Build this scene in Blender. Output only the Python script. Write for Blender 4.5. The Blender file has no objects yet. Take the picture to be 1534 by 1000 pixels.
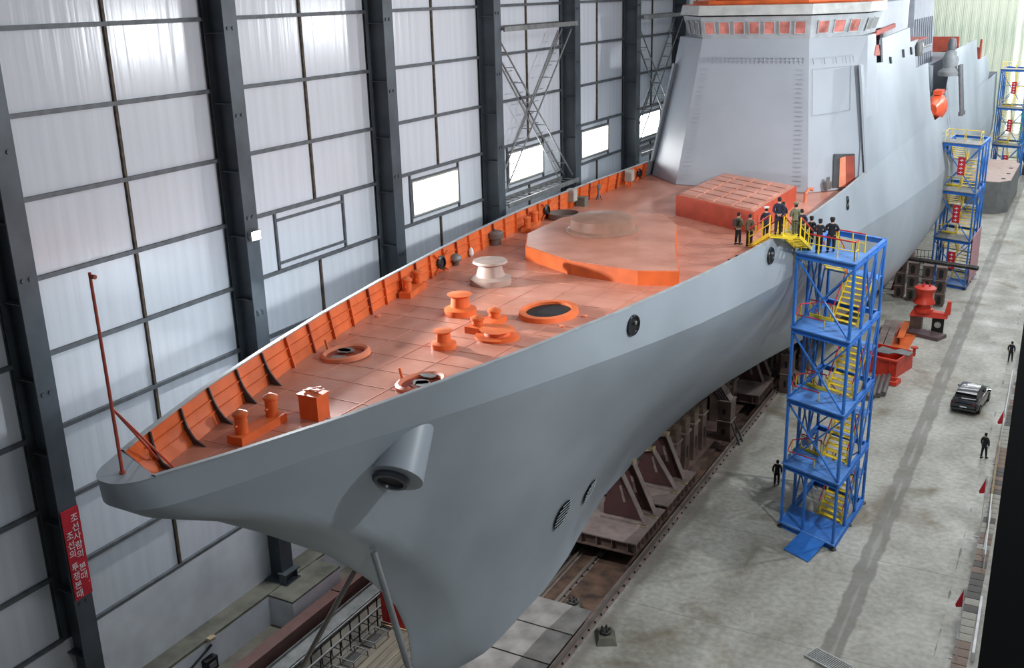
import bpy, bmesh, math, random
from mathutils import Vector, Matrix
random.seed(7)
C = bpy.context.scene.collection
PI = math.pi

# ---------------------------------------------------------------- camera, light, exposure
FOC = 1555.0
RX = Vector((0.87922983, 0.47570943, -0.02560162))      # camera right in the world
RD = Vector((0.12665037, -0.28521162, -0.95006001))     # camera down
RF = Vector((-0.45925438, 0.83207865, -0.31101534))     # camera forward
CAM = Vector((0, 0, 30.0))
cd = bpy.data.cameras.new('camera'); cam = bpy.data.objects.new('camera', cd); C.objects.link(cam)
cd.sensor_width = 36.0; cd.lens = 36.0 * FOC / 1534.0; cd.clip_end = 1000; cd.clip_start = .2
m4 = Matrix.Identity(4)
for i in range(3):
    m4[i][0] = RX[i]; m4[i][1] = -RD[i]; m4[i][2] = -RF[i]; m4[i][3] = CAM[i]
cam.matrix_world = m4
bpy.context.scene.camera = cam
vs = bpy.context.scene.view_settings
vs.view_transform = 'Standard'; vs.look = 'None'; vs.gamma = 1; vs.use_curve_mapping = False
vs.exposure = 0.62
W = bpy.data.worlds.new('world'); bpy.context.scene.world = W; W.use_nodes = True
W.node_tree.nodes['Background'].inputs[0].default_value = (.72, .82, 1, 1)
W.node_tree.nodes['Background'].inputs[1].default_value = 1.0
def area(name, loc, target, sx, sy, power, col=(1, 1, 1), spread=PI):
    l = bpy.data.lights.new(name, 'AREA'); l.shape = 'RECTANGLE'; l.size = sx; l.size_y = sy; l.energy = power; l.color = col; l.spread = spread
    o = bpy.data.objects.new(name, l); C.objects.link(o); o.location = loc
    d = Vector(target) - Vector(loc); o.rotation_euler = d.to_track_quat('-Z', 'Y').to_euler(); return o
COOL = (.93, .97, 1.0)
for k in range(1, 9):                                       # unseen rows under the roof, added to fill the closed hall with light
    y = 14 + 24 * k
    far = 3.2 if y > 180 else 1.0 if y > 120 else .55 if y < 50 else .78
    area('added_roof_fill', (-27, y, 37.5), (-26, y, 0), 3, 16, 150 * far, COOL)
    area('added_roof_fill', (-9, y, 37.5), (-10, y, 0), 3, 16, 1150 * far, COOL)
for k in range(8):                                       # floodlights along the crane rail of the right wall
    y = 16 + 23.66 * k
    area('rail_floodlight', (.6, y, 27.6), (-30, y + 6, 14), .9, .9, 420 if k == 0 else 2500, COOL)
area('end_wall_fill', (-16, 212, 37), (-16, 240, 16), 22, 2, 5200, COOL)  # unseen lamp added to brighten the end wall
area('column_floodlight_beam', (-32.1, 35.4, 19.8), (-20, 33, 15), .5, .5, 3200, COOL)

def ray(px, py): return (RX * (px - 767.0) + RD * (py - 500.0) + RF * FOC).normalized()
def AT(px, py, x=None, y=None, z=None):                  # a pixel of the photograph placed on a plane of the hall
    r = ray(px, py)
    t = (x / r.x) if x is not None else ((y / r.y) if y is not None else (z - 30) / r.z)
    return CAM + r * t

# ---------------------------------------------------------------- materials
MATS = {}
def mat(name, col, rough=.6, metal=0., var=.12, scale=1.5, bump=0., bscale=8., col2=None, emit=None, stretch=(1, 1, 1), detail=4, spec=.5, coat=0.):
    if name in MATS: return MATS[name]
    m = bpy.data.materials.new(name); m.use_nodes = True; nt = m.node_tree; N = nt.nodes; L = nt.links
    b = N['Principled BSDF']; b.inputs['Roughness'].default_value = rough; b.inputs['Metallic'].default_value = metal
    b.inputs['Specular IOR Level'].default_value = spec; b.inputs['Coat Weight'].default_value = coat
    tc = N.new('ShaderNodeTexCoord'); mp = N.new('ShaderNodeMapping'); mp.inputs['Scale'].default_value = stretch
    L.new(tc.outputs['Object'], mp.inputs[0])
    n = N.new('ShaderNodeTexNoise'); n.inputs['Scale'].default_value = scale; n.inputs['Detail'].default_value = detail
    L.new(mp.outputs[0], n.inputs['Vector'])
    r = N.new('ShaderNodeValToRGB'); L.new(n.outputs['Fac'], r.inputs[0])
    c2 = col2 or tuple(c * (1 - var * 1.6) for c in col)
    c1 = tuple(min(1, c * (1 + var * .6)) for c in col)
    r.color_ramp.elements[0].position = .3; r.color_ramp.elements[1].position = .68
    r.color_ramp.elements[0].color = (*c2, 1); r.color_ramp.elements[1].color = (*c1, 1)
    L.new(r.outputs[0], b.inputs['Base Color'])
    if bump:
        n2 = N.new('ShaderNodeTexNoise'); n2.inputs['Scale'].default_value = bscale; n2.inputs['Detail'].default_value = 3
        L.new(mp.outputs[0], n2.inputs['Vector'])
        bp = N.new('ShaderNodeBump'); bp.inputs['Strength'].default_value = bump; bp.inputs['Distance'].default_value = .05
        L.new(n2.outputs['Fac'], bp.inputs['Height']); L.new(bp.outputs[0], b.inputs['Normal'])
    if emit:
        b.inputs['Emission Color'].default_value = (*emit[0], 1); b.inputs['Emission Strength'].default_value = emit[1]
    MATS[name] = m; return m
HULL = mat('hull_grey_paint', (.335, .38, .42), .42, 0, .15, .3, .12, 1.2, stretch=(1, .35, .35))
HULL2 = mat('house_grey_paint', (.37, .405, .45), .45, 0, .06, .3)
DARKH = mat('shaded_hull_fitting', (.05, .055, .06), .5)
DECK = mat('red_oxide_deck', (.55, .25, .175), .34, 0, .22, .5, .1, 3, col2=(.43, .165, .105))
ORNG = mat('orange_primer', (.72, .15, .035), .5, 0, .15, .9)
ORNG2 = mat('pale_orange_primer', (.70, .24, .13), .5, 0, .15, .9)
REDP = mat('dark_red_primer', (.35, .06, .03), .55, 0, .2, 1)
STEEL = mat('column_grey_paint', (.075, .09, .105), .42, .2, .2, .6)
GIRT = mat('girt_steel', (.12, .13, .14), .5, .2, .2, 2)
RUSTG = mat('rusty_girt', (.10, .075, .05), .7, 0, .4, 3)
PANEL = mat('foil_faced_panel', (.66, .69, .74), .2, 0, .05, .8, .32, .9, stretch=(1, 2.6, .10), spec=.8)
WHITEW = mat('white_upstand_wall', (.66, .68, .71), .8, 0, .12, .5)
CONC = mat('ledge_concrete', (.15, .145, .115), .9, 0, .3, .8)
BLACK = mat('black_steel', (.006, .006, .007), .6)
BLUE = mat('blue_paint', (.035, .19, .62), .4, 0, .15, 1.5)
BLUE2 = mat('blue_deck_plate', (.09, .26, .66), .5, 0, .2, 1.5)
YEL = mat('yellow_paint', (.85, .62, .02), .45, 0, .12, 2)
RED = mat('red_paint', (.60, .02, .03), .45, 0, .12, 2)
BROWN = mat('brown_primer_steel', (.115, .072, .058), .6, 0, .3, 1.2)
MAUVE = mat('mauve_primer_steel', (.235, .18, .16), .6, 0, .2, 1.5)
WOOD = mat('timber', (.38, .28, .16), .8, 0, .35, 4, stretch=(1, 6, 1))
RUST = mat('rust_plate', (.10, .055, .035), .85, 0, .5, 1.0)
GREYM = mat('grey_metal', (.22, .225, .22), .5, .2, .2, 2)
DKM = mat('dark_metal', (.06, .055, .05), .6, .2, .3, 2)
CHROME = mat('fairlead_metal', (.06, .065, .07), .25, .8)
WHITEP = mat('white_paint', (.8, .8, .8), .5)
GREEN = mat('green_sheet', (.01, .35, .2), .6)
WIN = mat('daylit_window', (1, 1, 1), .5, emit=((.97, .99, 1), 9.0))
LAMPG = mat('floodlight_glass', (1, 1, 1), .5, emit=((1, 1, 1), 60.0))
REDWIN = mat('protective_red_pane', (.62, .22, .18), .3, 0, .35, 1.5)
SIGNR = mat('banner_red', (.62, .012, .03), .6)
TXT = mat('banner_white', (.85, .85, .85), .6, var=0)

# floor material: concrete with long dirty strip and stains
def floor_mat():
    m = bpy.data.materials.new('hall_concrete'); m.use_nodes = True; nt = m.node_tree; N = nt.nodes; L = nt.links
    b = N['Principled BSDF']; b.inputs['Roughness'].default_value = .55
    tc = N.new('ShaderNodeTexCoord')
    def noise(s, st=(1, 1, 1), det=6, dist=0):
        mp = N.new('ShaderNodeMapping'); mp.inputs['Scale'].default_value = st; L.new(tc.outputs['Object'], mp.inputs[0])
        n = N.new('ShaderNodeTexNoise'); n.inputs['Scale'].default_value = s; n.inputs['Detail'].default_value = det; n.inputs['Distortion'].default_value = dist
        L.new(mp.outputs[0], n.inputs['Vector']); return n.outputs['Fac']
    def ramp(f, a, ca, bb, cb):
        r = N.new('ShaderNodeValToRGB'); L.new(f, r.inputs[0]); e = r.color_ramp.elements
        e[0].position = a; e[0].color = (*ca, 1); e[1].position = bb; e[1].color = (*cb, 1); return r.outputs[0]
    def mix(f, a, bb, mode='MIX'):
        x = N.new('ShaderNodeMix'); x.data_type = 'RGBA'; x.blend_type = mode
        if hasattr(f, 'links'): L.new(f, x.inputs[0])
        else: x.inputs[0].default_value = f
        L.new(a, x.inputs[6])
        if hasattr(bb, 'links'): L.new(bb, x.inputs[7])
        else: x.inputs[7].default_value = (*bb, 1)
        return x.outputs[2]
    def mth(op, a, bb=None, clamp=False):
        x = N.new('ShaderNodeMath'); x.operation = op; x.use_clamp = clamp
        for i, v in enumerate((a, bb)):
            if v is None: continue
            if hasattr(v, 'links'): L.new(v, x.inputs[i])
            else: x.inputs[i].default_value = v
        return x.outputs[0]
    base = ramp(noise(.35, (1, .6, 1), 8), .32, (.31, .295, .25), .66, (.49, .475, .42))
    fine = ramp(noise(3, det=8), .35, (.8, .8, .8), .65, (1.08, 1.08, 1.08))
    c = mix(1.0, base, fine, 'MULTIPLY')
    st = ramp(noise(.16, det=5, dist=1.2), .56, (1, 1, 1), .68, (.62, .56, .47))
    c = mix(1.0, c, st, 'MULTIPLY')
    pale = ramp(noise(.9, (1, .5, 1), 6, .6), .62, (0, 0, 0), .74, (.3, .3, .3))
    c = mix(pale, c, (.62, .61, .57))
    sx = N.new('ShaderNodeSeparateXYZ'); L.new(tc.outputs['Object'], sx.inputs[0])
    x = sx.outputs[0]
    def strip(xc, hw, ns, amp, soft, f):
        e = mth('ADD', mth('ABSOLUTE', mth('SUBTRACT', x, xc)), mth('MULTIPLY', mth('SUBTRACT', noise(ns, det=5), .5), amp))
        k = mth('DIVIDE', mth('SUBTRACT', hw, e), soft, True)
        return mth('MULTIPLY', k, f)
    k = strip(-7.35, .58, .8, .5, .12, .72); c = mix(k, c, (.15, .14, .12))
    k = strip(-7.3, .10, .30, 1.0, .15, .45); c = mix(k, c, (.42, .41, .37))
    k = strip(-3.05, .02, .9, .35, .05, .85); c = mix(k, c, (.10, .10, .09))
    k = strip(-2.2, .30, .6, .9, .2, .7); c = mix(k, c, (.12, .12, .11))
    k = strip(-17.9, .75, .3, 1.6, .5, .6); c = mix(k, c, (.16, .135, .105))
    # slab joints across the hall
    sy = sx.outputs[1]
    fr = mth('ABSOLUTE', mth('SUBTRACT', mth('FRACT', mth('DIVIDE', sy, 9.7)), .5))
    jk = mth('MULTIPLY', mth('LESS_THAN', fr, .004), .45); c = mix(jk, c, (.16, .15, .13))
    L.new(c, b.inputs['Base Color'])
    bp = N.new('ShaderNodeBump'); bp.inputs['Strength'].default_value = .15; L.new(noise(6, det=6), bp.inputs['Height']); L.new(bp.outputs[0], b.inputs['Normal'])
    rr = ramp(noise(.5), .3, (.35, .35, .35), .7, (.7, .7, .7)); L.new(rr, b.inputs['Roughness'])
    return m
FLOOR = floor_mat()
def endwall_mat():
    m = bpy.data.materials.new('weathered_end_sheeting'); m.use_nodes = True; nt = m.node_tree; N = nt.nodes; L = nt.links
    b = N['Principled BSDF']; b.inputs['Roughness'].default_value = .6
    tc = N.new('ShaderNodeTexCoord'); mp = N.new('ShaderNodeMapping'); mp.inputs['Scale'].default_value = (1, 1, .1); L.new(tc.outputs['Object'], mp.inputs[0])
    n = N.new('ShaderNodeTexNoise'); n.inputs['Scale'].default_value = .8; n.inputs['Detail'].default_value = 8; L.new(mp.outputs[0], n.inputs[0])
    r = N.new('ShaderNodeValToRGB'); L.new(n.outputs['Fac'], r.inputs[0]); e = r.color_ramp.elements
    e[0].position = .3; e[0].color = (.42, .52, .42, 1); e[1].position = .7; e[1].color = (.78, .80, .66, 1)
    e = r.color_ramp.elements.new(.5); e.color = (.66, .70, .57, 1)
    L.new(r.outputs[0], b.inputs['Base Color']); return m
ENDW = endwall_mat()

# ---------------------------------------------------------------- mesh helpers
class MB:
    def __init__(s): s.v = []; s.f = []; s.m = []; s.mats = []; s.cur = 0
    def use(s, m):
        if m not in s.mats: s.mats.append(m)
        s.cur = s.mats.index(m); return s
    def add(s, vs, fs):
        o = len(s.v); s.v += [tuple(v) for v in vs]
        for f in fs: s.f.append(tuple(o + i for i in f)); s.m.append(s.cur)
        return s
    def hexa(s, p):   # 8 points: bottom loop 0-3, top loop 4-7
        return s.add(p, [(3, 2, 1, 0), (4, 5, 6, 7), (0, 1, 5, 4), (1, 2, 6, 5), (2, 3, 7, 6), (3, 0, 4, 7)])
    def box(s, x0, x1, y0, y1, z0, z1):
        return s.hexa([(x0, y0, z0), (x1, y0, z0), (x1, y1, z0), (x0, y1, z0), (x0, y0, z1), (x1, y0, z1), (x1, y1, z1), (x0, y1, z1)])
    def frame(s, a, b, up=(0, 0, 1)):
        a = Vector(a); b = Vector(b); d = (b - a).normalized(); u = Vector(up)
        if abs(d.dot(u)) > .98: u = Vector((0, 1, 0))
        r = d.cross(u).normalized(); u = r.cross(d).normalized(); return a, b, r, u
    def bar(s, a, b, w, h=None, up=(0, 0, 1)):
        h = h or w; a, b, r, u = s.frame(a, b, up); r = r * w / 2; u = u * h / 2
        return s.hexa([a - r - u, a + r - u, a + r + u, a - r + u, b - r - u, b + r - u, b + r + u, b - r + u])
    def tube(s, a, b, r0, r1=None, n=8, cap=True):
        r1 = r0 if r1 is None else r1; a, b, r, u = s.frame(a, b)
        vs = []
        for p, q in ((a, r0), (b, r1)):
            for i in range(n):
                t = 2 * PI * i / n; vs.append(p + r * (q * math.cos(t)) + u * (q * math.sin(t)))
        fs = [(i, (i + 1) % n, n + (i + 1) % n, n + i) for i in range(n)]
        if cap: fs += [tuple(range(n - 1, -1, -1)), tuple(range(n, 2 * n))]
        return s.add(vs, fs)
    def ibeam(s, a, b, w, h, t=.03, up=(0, 0, 1)):
        A, B, r, u = s.frame(a, b, up)
        s.bar(A + u * (h / 2 - t / 2), B + u * (h / 2 - t / 2), w, t, u); s.bar(A - u * (h / 2 - t / 2), B - u * (h / 2 - t / 2), w, t, u)
        return s.bar(A, B, t, h - 2 * t, u)
    def lathe(s, prof, c=(0, 0, 0), n=16, capb=True, capt=True, axis=None):
        c = Vector(c); vs = []
        if axis is None: X, Y, Z = Vector((1, 0, 0)), Vector((0, 1, 0)), Vector((0, 0, 1))
        else:
            Z = Vector(axis).normalized(); X = Z.orthogonal().normalized(); Y = Z.cross(X)
        for (r, z) in prof:
            for i in range(n):
                t = 2 * PI * i / n; vs.append(c + X * (r * math.cos(t)) + Y * (r * math.sin(t)) + Z * z)
        fs = []
        for k in range(len(prof) - 1):
            for i in range(n):
                j = (i + 1) % n; fs.append((k * n + i, k * n + j, (k + 1) * n + j, (k + 1) * n + i))
        if capb: fs.append(tuple(range(n - 1, -1, -1)))
        if capt: fs.append(tuple((len(prof) - 1) * n + i for i in range(n)))
        return s.add(vs, fs)
    def prism(s, pts, z0, z1):
        n = len(pts); vs = [(p[0], p[1], z0) for p in pts] + [(p[0], p[1], z1) for p in pts]
        return s.add(vs, [tuple(range(n - 1, -1, -1)), tuple(range(n, 2 * n))] + [(i, (i + 1) % n, n + (i + 1) % n, n + i) for i in range(n)])
    def extr(s, pts, d):     # polygon of 3D points pushed along d
        n = len(pts); d = Vector(d); vs = [Vector(p) for p in pts] + [Vector(p) + d for p in pts]
        return s.add(vs, [tuple(range(n - 1, -1, -1)), tuple(range(n, 2 * n))] + [(i, (i + 1) % n, n + (i + 1) % n, n + i) for i in range(n)])
    def grid(s, rows, closed=False):
        n = len(rows[0]); vs = [p for r in rows for p in r]; fs = []
        for k in range(len(rows) - 1):
            for i in range(n if closed else n - 1):
                j = (i + 1) % n; fs.append((k * n + i, k * n + j, (k + 1) * n + j, (k + 1) * n + i))
        return s.add(vs, fs)
    def mesh(s, name, smooth=False):
        me = bpy.data.meshes.new(name); me.from_pydata([tuple(v) for v in s.v], [], s.f)
        for m in s.mats: me.materials.append(m)
        if s.mats: me.polygons.foreach_set('material_index', s.m)
        bm = bmesh.new(); bm.from_mesh(me); bmesh.ops.recalc_face_normals(bm, faces=bm.faces); bm.to_mesh(me); bm.free()
        if smooth:
            me.polygons.foreach_set('use_smooth', [True] * len(me.polygons))
            me.set_sharp_from_angle(angle=math.radians(35))
        me.update(); return me
    def build(s, name, parent=None, m=None, smooth=False, loc=None, rotz=0):
        if m is not None: s.mats = [m]; s.m = [0] * len(s.f)
        return link(name, s.mesh(name, smooth), parent, loc, rotz)
def link(name, me, parent=None, loc=None, rotz=0):
    o = bpy.data.objects.new(name, me); C.objects.link(o)
    if parent: o.parent = parent
    if loc is not None: o.location = loc
    if rotz: o.rotation_euler.z = rotz
    return o
def tag(o, label=None, cat=None, group=None, kind=None):
    if label: o['label'] = label
    if cat: o['category'] = cat
    if group: o['group'] = group
    if kind: o['kind'] = kind
    return o
def thing(name, label, cat, loc=(0, 0, 0), rotz=0, group=None, kind=None):
    o = bpy.data.objects.new(name, None); C.objects.link(o); o.location = loc; o.rotation_euler.z = rotz; o.empty_display_size = .2
    return tag(o, label, cat, group, kind)
def lerp(a, b, t): return a + (b - a) * t
def tab(T, x):
    if x <= T[0][0]: return T[0][1]
    for (a, b), (c, d) in zip(T, T[1:]):
        if x <= c: return b + (d - b) * (x - a) / (c - a)
    return T[-1][1]

# ================================================================ SETTING
TX0, TX1, TD = -23.0, -18.8, -0.9      # slipway trench under the keel
fl = MB(); fl.box(TX1, 3, -5, 245, -1.2, 0); fl.box(TX0, TX1, -5, 31.5, -1.2, 0)
tag(fl.build('floor', None, FLOOR), kind='structure')
fl = MB(); fl.box(-34.4, TX0, -5, 245, -1.2, 0); tag(fl.build('floor', None, mat('shaded_soiled_floor', (.14, .125, .10), .8, 0, .5, .5)), kind='structure')  # stained slab, darkened further for the missing direct light on this side
tr = MB(); tr.box(TX0, TX1, 31.5, 245, -1.2, TD)
tag(tr.build('floor', None, RUST), kind='structure')

wall = thing('wall_left', None, None, kind='structure')
del_bays = range(-2, 17)
Z = [5.3, 8.15, 11.15, 14.15, 17.2, 20.2, 23.2, 26.25, 29.3, 32.4, 35.5, 38.6]
PX = -34.2
def bay_y(k): return 23.95 + 11.83 * k
pm = {}
def panel(w, h, y, z, name='wall_panel', par=wall):
    key = (round(w, 2), round(h, 2))
    if key not in pm:
        b = MB(); g = .045
        # a sheet with shallow folded edges so each panel stands proud of the joint
        b.add([(0, g, g), (0, w - g, g), (0, w - g, h - g), (0, g, h - g), (.05, g + .05, g + .05), (.05, w - g - .05, g + .05), (.05, w - g - .05, h - g - .05), (.05, g + .05, h - g - .05)],
              [(4, 5, 6, 7), (0, 1, 5, 4), (1, 2, 6, 5), (2, 3, 7, 6), (3, 0, 4, 7)])
        b.use(PANEL); b.m = [0] * len(b.f); pm[key] = b.mesh('wall_panel')
    return link(name, pm[key], par, (PX - .12, y, z))
farp = MB()
for k in del_bays:
    y0, y1 = bay_y(k), bay_y(k) + 10.98
    ym = y0 + 5.7
    for i in range(len(Z) - 1):
        z0, z1 = Z[i], Z[i + 1]
        cells = []
        if i == 4 and k >= 1:
            wy0, wy1 = y0 + 2.55, y0 + 7.95
            cells = [(y0, wy0, z0, z1), (wy1, y1, z0, z1)]
            if k == 1: cells.append((wy0, wy1, z0, z1))
            else: cells += [(wy0, wy1, z1 - .45, z1), (wy0, wy1, z0, z0 + .35)]
        else: cells = [(y0, ym, z0, z1), (ym, y1, z0, z1)]
        for (a, b, c, d) in cells:
            if k <= 7: panel(b - a, d - c, a, c)
            else: farp.box(PX - .12, PX - .07, a + .05, b - .05, c + .05, d - .05)
tag(farp.build('wall_panel_far', wall, PANEL), kind='stuff')
bk = MB(); bk.box(PX - .35, PX - .13, -12, 245, 0, 42)
bk.build('wall_backing', wall, GIRT)
gm = MB(); gm.box(-.12, .08, 0, 10.98, -.085, .085); gm.use(GIRT); gm.m = [0] * len(gm.f); gmesh = gm.mesh('girt')
for k in del_bays:
    for i, z in enumerate(Z):
        if k > 9 and i > 8: continue
        link('girt', gmesh, wall, (PX, bay_y(k), z))
def mull(y, z0, z1, m=None, w=.13):
    b = MB(); b.box(-.1, .03, -w / 2, w / 2, z0, z1); b.build('mullion', wall, m or (RUSTG if random.random() < .7 else GIRT), loc=(PX, y, 0))
for k in range(-1, 8):
    ym = bay_y(k) + 5.7
    if k < 1: mull(ym, 5.3, 38.6)
    else:
        mull(ym, 20.2, 38.6); mull(ym, 5.3, 17.2)
        for yy in (bay_y(k) + 2.55, bay_y(k) + 7.95): mull(yy, 17.2, 20.2, GIRT)
        b = MB(); b.box(-.1, .05, 0, 5.4, -.06, .06)
        for zz in ((17.6, 19.75)): b.build('girt', wall, GIRT, loc=(PX, bay_y(k) + 2.55, zz))
# windows in the strip between the girts
for n, k in enumerate(range(2, 8)):
    w = thing('window_%d' % (n + 1), None, None, kind='structure')
    y0, y1, z0, z1 = bay_y(k) + 2.65, bay_y(k) + 7.85, 17.62, 19.72
    f = MB()
    f.box(PX - .1, PX + .06, y0, y1, z0, z0 + .1); f.box(PX - .1, PX + .06, y0, y1, z1 - .1, z1)
    f.box(PX - .1, PX + .06, y0, y0 + .1, z0 + .1, z1 - .1); f.box(PX - .1, PX + .06, y1 - .1, y1, z0 + .1, z1 - .1)
    ym = (y0 + y1) / 2; f.box(PX - .08, PX + .0, ym - .03, ym + .03, z0 + .1, z1 - .1)
    f.build('window_frame', w, mat('aluminium_frame', (.45, .43, .38), .4))
    for a, b in ((y0 + .1, ym - .03), (ym + .03, y1 - .1)):
        p = MB(); p.box(PX - .07, PX - .04, a, b, z0 + .1, z1 - .1); p.build('pane', w, WIN)
        gl = MB()
        for q in range(1, 4):
            yy = lerp(a, b, q / 4); gl.box(PX - .04, PX - .03, yy - .008, yy + .008, z0 + .1, z1 - .1)
        gl.build('glazing_bar', w, mat('pale_bar', (.8, .8, .78), .5))
# concrete base: upstand, ledge, piers
ub = MB(); ub.box(-34.4, -34.12, -12, 245, 1.7, 5.25); tag(ub.build('wall_left', None, WHITEW), kind='structure')
lg = MB(); lg.box(-34.4, -33.05, -12, 245, 1.58, 1.7); lg.use(CONC); 
lg.box(-34.4, -33.0, -12, 245, 0, 1.58)
o = lg.build('trim_1', None); o.data.materials.clear(); o.data.materials.append(CONC); o.data.materials.append(WHITEW)
for p in o.data.polygons: p.material_index = 1 if (p.center.z < 1.57) else 0
tag(o, kind='structure')
o2 = MB(); o2.box(-33.0, -31.45, -1.9, 1.9, 0, 1.6); o2.box(-33.0, -31.45, -1.9, 1.9, 1.6, 1.7)
pme = o2.mesh('pier'); pme.materials.append(WHITEW); pme.materials.append(CONC)
for i, p in enumerate(pme.polygons): p.material_index = 1 if i >= 6 else 0
for k in range(-1, 17):
    tag(link('trim_2', pme, None, (0, bay_y(k) - .1, 0)), kind='structure')
# columns
cn = ['column at the left edge of the photo with the red banner', 'column carrying the bright floodlight behind the bow', 'third column from the left, above the middle of the foredeck rail',
      'column at the left side of the first lattice brace', 'column at the right side of the first lattice brace', 'column left of the brace beside the deckhouse', 'column just behind the deckhouse edge']
cb = MB(); cb.use(STEEL)
cb.box(-.06, 0, -.85, 0, 0, 38.5); cb.box(-1.2, -1.14, -.85, 0, 0, 38.5); cb.box(-1.14, -.06, -.46, -.40, 0, 38.5)
for zz in range(3, 38, 3): cb.box(-1.1, -.07, -.82, -.47, zz, zz + .03)
for a in (0, 1): cb.box(-.15, .25, -.95 + a * .9, -.9 + a * .9, 0, .6)
cb.box(-.2, .35, -1.0, .1, .55, .62)
cb.box(-1.2, .35, -1.0, .1, 0, .05)
cme = cb.mesh('column_section')
bb = MB(); bb.tube((.0, 0, 0), (.05, 0, 0), .09, n=6); bb.use(STEEL); bb.m = [0] * len(bb.f); bme = bb.mesh('bolt')
for k in range(-1, 17):
    lab = cn[k] if 0 <= k < 7 else ('column left of the banner column, cut by the photo edge' if k == -1 else 'wall column far down the hall behind the deckhouse')
    c = thing('steel_column', 'dark grey steel ' + lab, 'column', (-33, bay_y(k), 1.7), group='steel columns along the left wall')
    link('column_section', cme, c)
    if k < 6:
        for zz in (5.5, 9.5, 14.5, 18.9, 23.5, 27.2, 31):
            for yy in (-.62, -.3): link('bolt', bme, c, (0, yy, zz))
            
# floodlight on the second column
t = thing('floodlight', 'bright white floodlight fixed to the dark column behind the bow', 'lamp', (-32.9, 35.35, 19.77))
b = MB(); b.box(-.08, .12, -.3, .3, -.22, .22); b.build('housing', t, GREYM)
b = MB(); b.box(.125, .15, -.25, .25, -.18, .18); b.build('lamp_face', t, LAMPG)
b = MB(); b.bar((-.08, -.33, 0), (.1, -.33, 0), .04, .1); b.bar((-.08, .33, 0), (.1, .33, 0), .04, .1); b.build('bracket', t, GREYM)
# ceiling, other walls
b = MB(); b.box(-34.5, 4, -12, 246, 38.7, 39); tag(b.build('ceiling', None, mat('roof_sheet', (.45, .46, .48), .7)), kind='structure')
b = MB(); b.box(3, 3.3, -12, 246, 0, 39); tag(b.build('wall_right', None, mat('right_sheeting', (.5, .52, .54), .6)), kind='structure')
b = MB(); b.box(-34.5, 3.3, -12.3, -12, -1.2, 39); tag(b.build('wall_near', None, mat('right_sheeting', (.5, .52, .54), .6)), kind='structure')
b = MB(); b.box(-34.5, 3.3, -12, -5, -1.2, 0); tag(b.build('floor', None, FLOOR), kind='structure')
ew = thing('wall_end', None, None, kind='structure')
EY = 240
sh = MB(); sh.use(ENDW)
n = 10; vs_ = []
for i in range(n + 1):
    xx = i * 1.6 / n; d = .0 if i % 2 else .09
    vs_.append((xx, -d, 0)); vs_.append((xx, -d, 39))
sh.add(vs_, [(2 * i, 2 * i + 2, 2 * i + 3, 2 * i + 1) for i in range(n)])
shm = sh.mesh('cladding_sheet')
b = MB(); b.box(-34.5, 3.3, EY + .3, EY + .6, 0, 39); b.build('wall_backing', ew, ENDW)
x = -34.4
while x < 2.5:
    link('cladding_sheet', shm, ew, (x, EY + random.uniform(0, .12), 0)); x += 1.63
b = MB()
for (xx, ww, lean) in ((-14.2, .45, 0), (-12.6, .8, 0)):
    b.add([(xx, EY - .25, 0), (xx + ww, EY - .25, 0), (xx + ww, EY - .25, 39), (xx, EY - .25, 39)], [(0, 1, 2, 3)])
b.build('daylight_gap', ew, mat('daylight_gap_glow', (1, 1, 1), .5, emit=((1, 1, .97), 1.6)))
b = MB(); b.box(-9.5, -5.5, 205, 205.3, 3, 24); b.box(-9.9, -9.5, 204.8, 205.4, 0, 25)
tag(b.build('green_hoarding', None, GREEN), 'green sheeting screen far down the hall behind the furthest blue tower', 'screen')
b = MB(); b.box(-1.28, .9, -.3, .3, 0, 38.5); 
o = b.build('steel_column', None, BLACK, loc=(0.7, 23.2, 0)); tag(o, 'unlit black foreground column at the right edge of the photo', 'column')

# lattice braces between columns
def lattice(k, label):
    y0, y1 = bay_y(k) + .03, bay_y(k) + 10.94
    t = thing('lattice_brace', label, 'brace', (-33.3, y0, 16.6), group='cross braces between the left wall columns')
    Lh = y1 - y0
    def chordpair(a, b, nm):
        m = MB()
        for dx in (0, -.75): m.tube((dx, a[0], a[1]), (dx, b[0], b[1]), .06, n=6)
        m.build(nm, t, GREYM)
        n = 10
        for i in range(1, n):
            yy = lerp(a[0], b[0], i / n); zz = lerp(a[1], b[1], i / n)
            r = MB(); r.bar((0, yy, zz), (-.75, yy, zz), .05); r.build('rung', t, GREYM)
    chordpair((0, .4), (Lh, 10.9), 'diagonal'); chordpair((0, 10.9), (Lh, .4), 'diagonal')
    # ladder-like second pair, offset in height as in a double lacing
    m = MB()
    m.tube((0, 0, 1.9), (0, Lh - 2.2, 10.9), .05, n=6); m.tube((0, 0, 9.4), (0, Lh - 2.2, .4), .05, n=6)
    m.build('diagonal', t, GREYM)
    n = 12
    for i in range(1, n):
        f = i / n; yy = f * (Lh - 2.2)
        r = MB(); r.bar((0, yy, lerp(1.9, 10.9, f)), (0, yy + 1.1, lerp(1.9, 10.9, f) - .02), .045); r.bar((0, yy, lerp(9.4, .4, f)), (0, yy + 1.1, lerp(9.4, .4, f)), .045)
        r.build('rung', t, GREYM)
    for zz, nm in ((.1, 'lower_walkway'), (11.3, 'upper_walkway')):
        g = MB()
        for dx in (0.5, -.9): g.box(dx - .05, dx + .05, 0, Lh, zz - .15, zz + .15)
        g.build(nm, t, GREYM)
        for i in range(13):
            yy = lerp(.1, Lh - .1, i / 12)
            r = MB(); r.bar((.5, yy, zz), (-.9, yy, zz), .07, .05); r.build('crossbar', t, GREYM)
    return t
lattice(3, 'grey X-shaped lattice brace around the second bright window')
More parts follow.
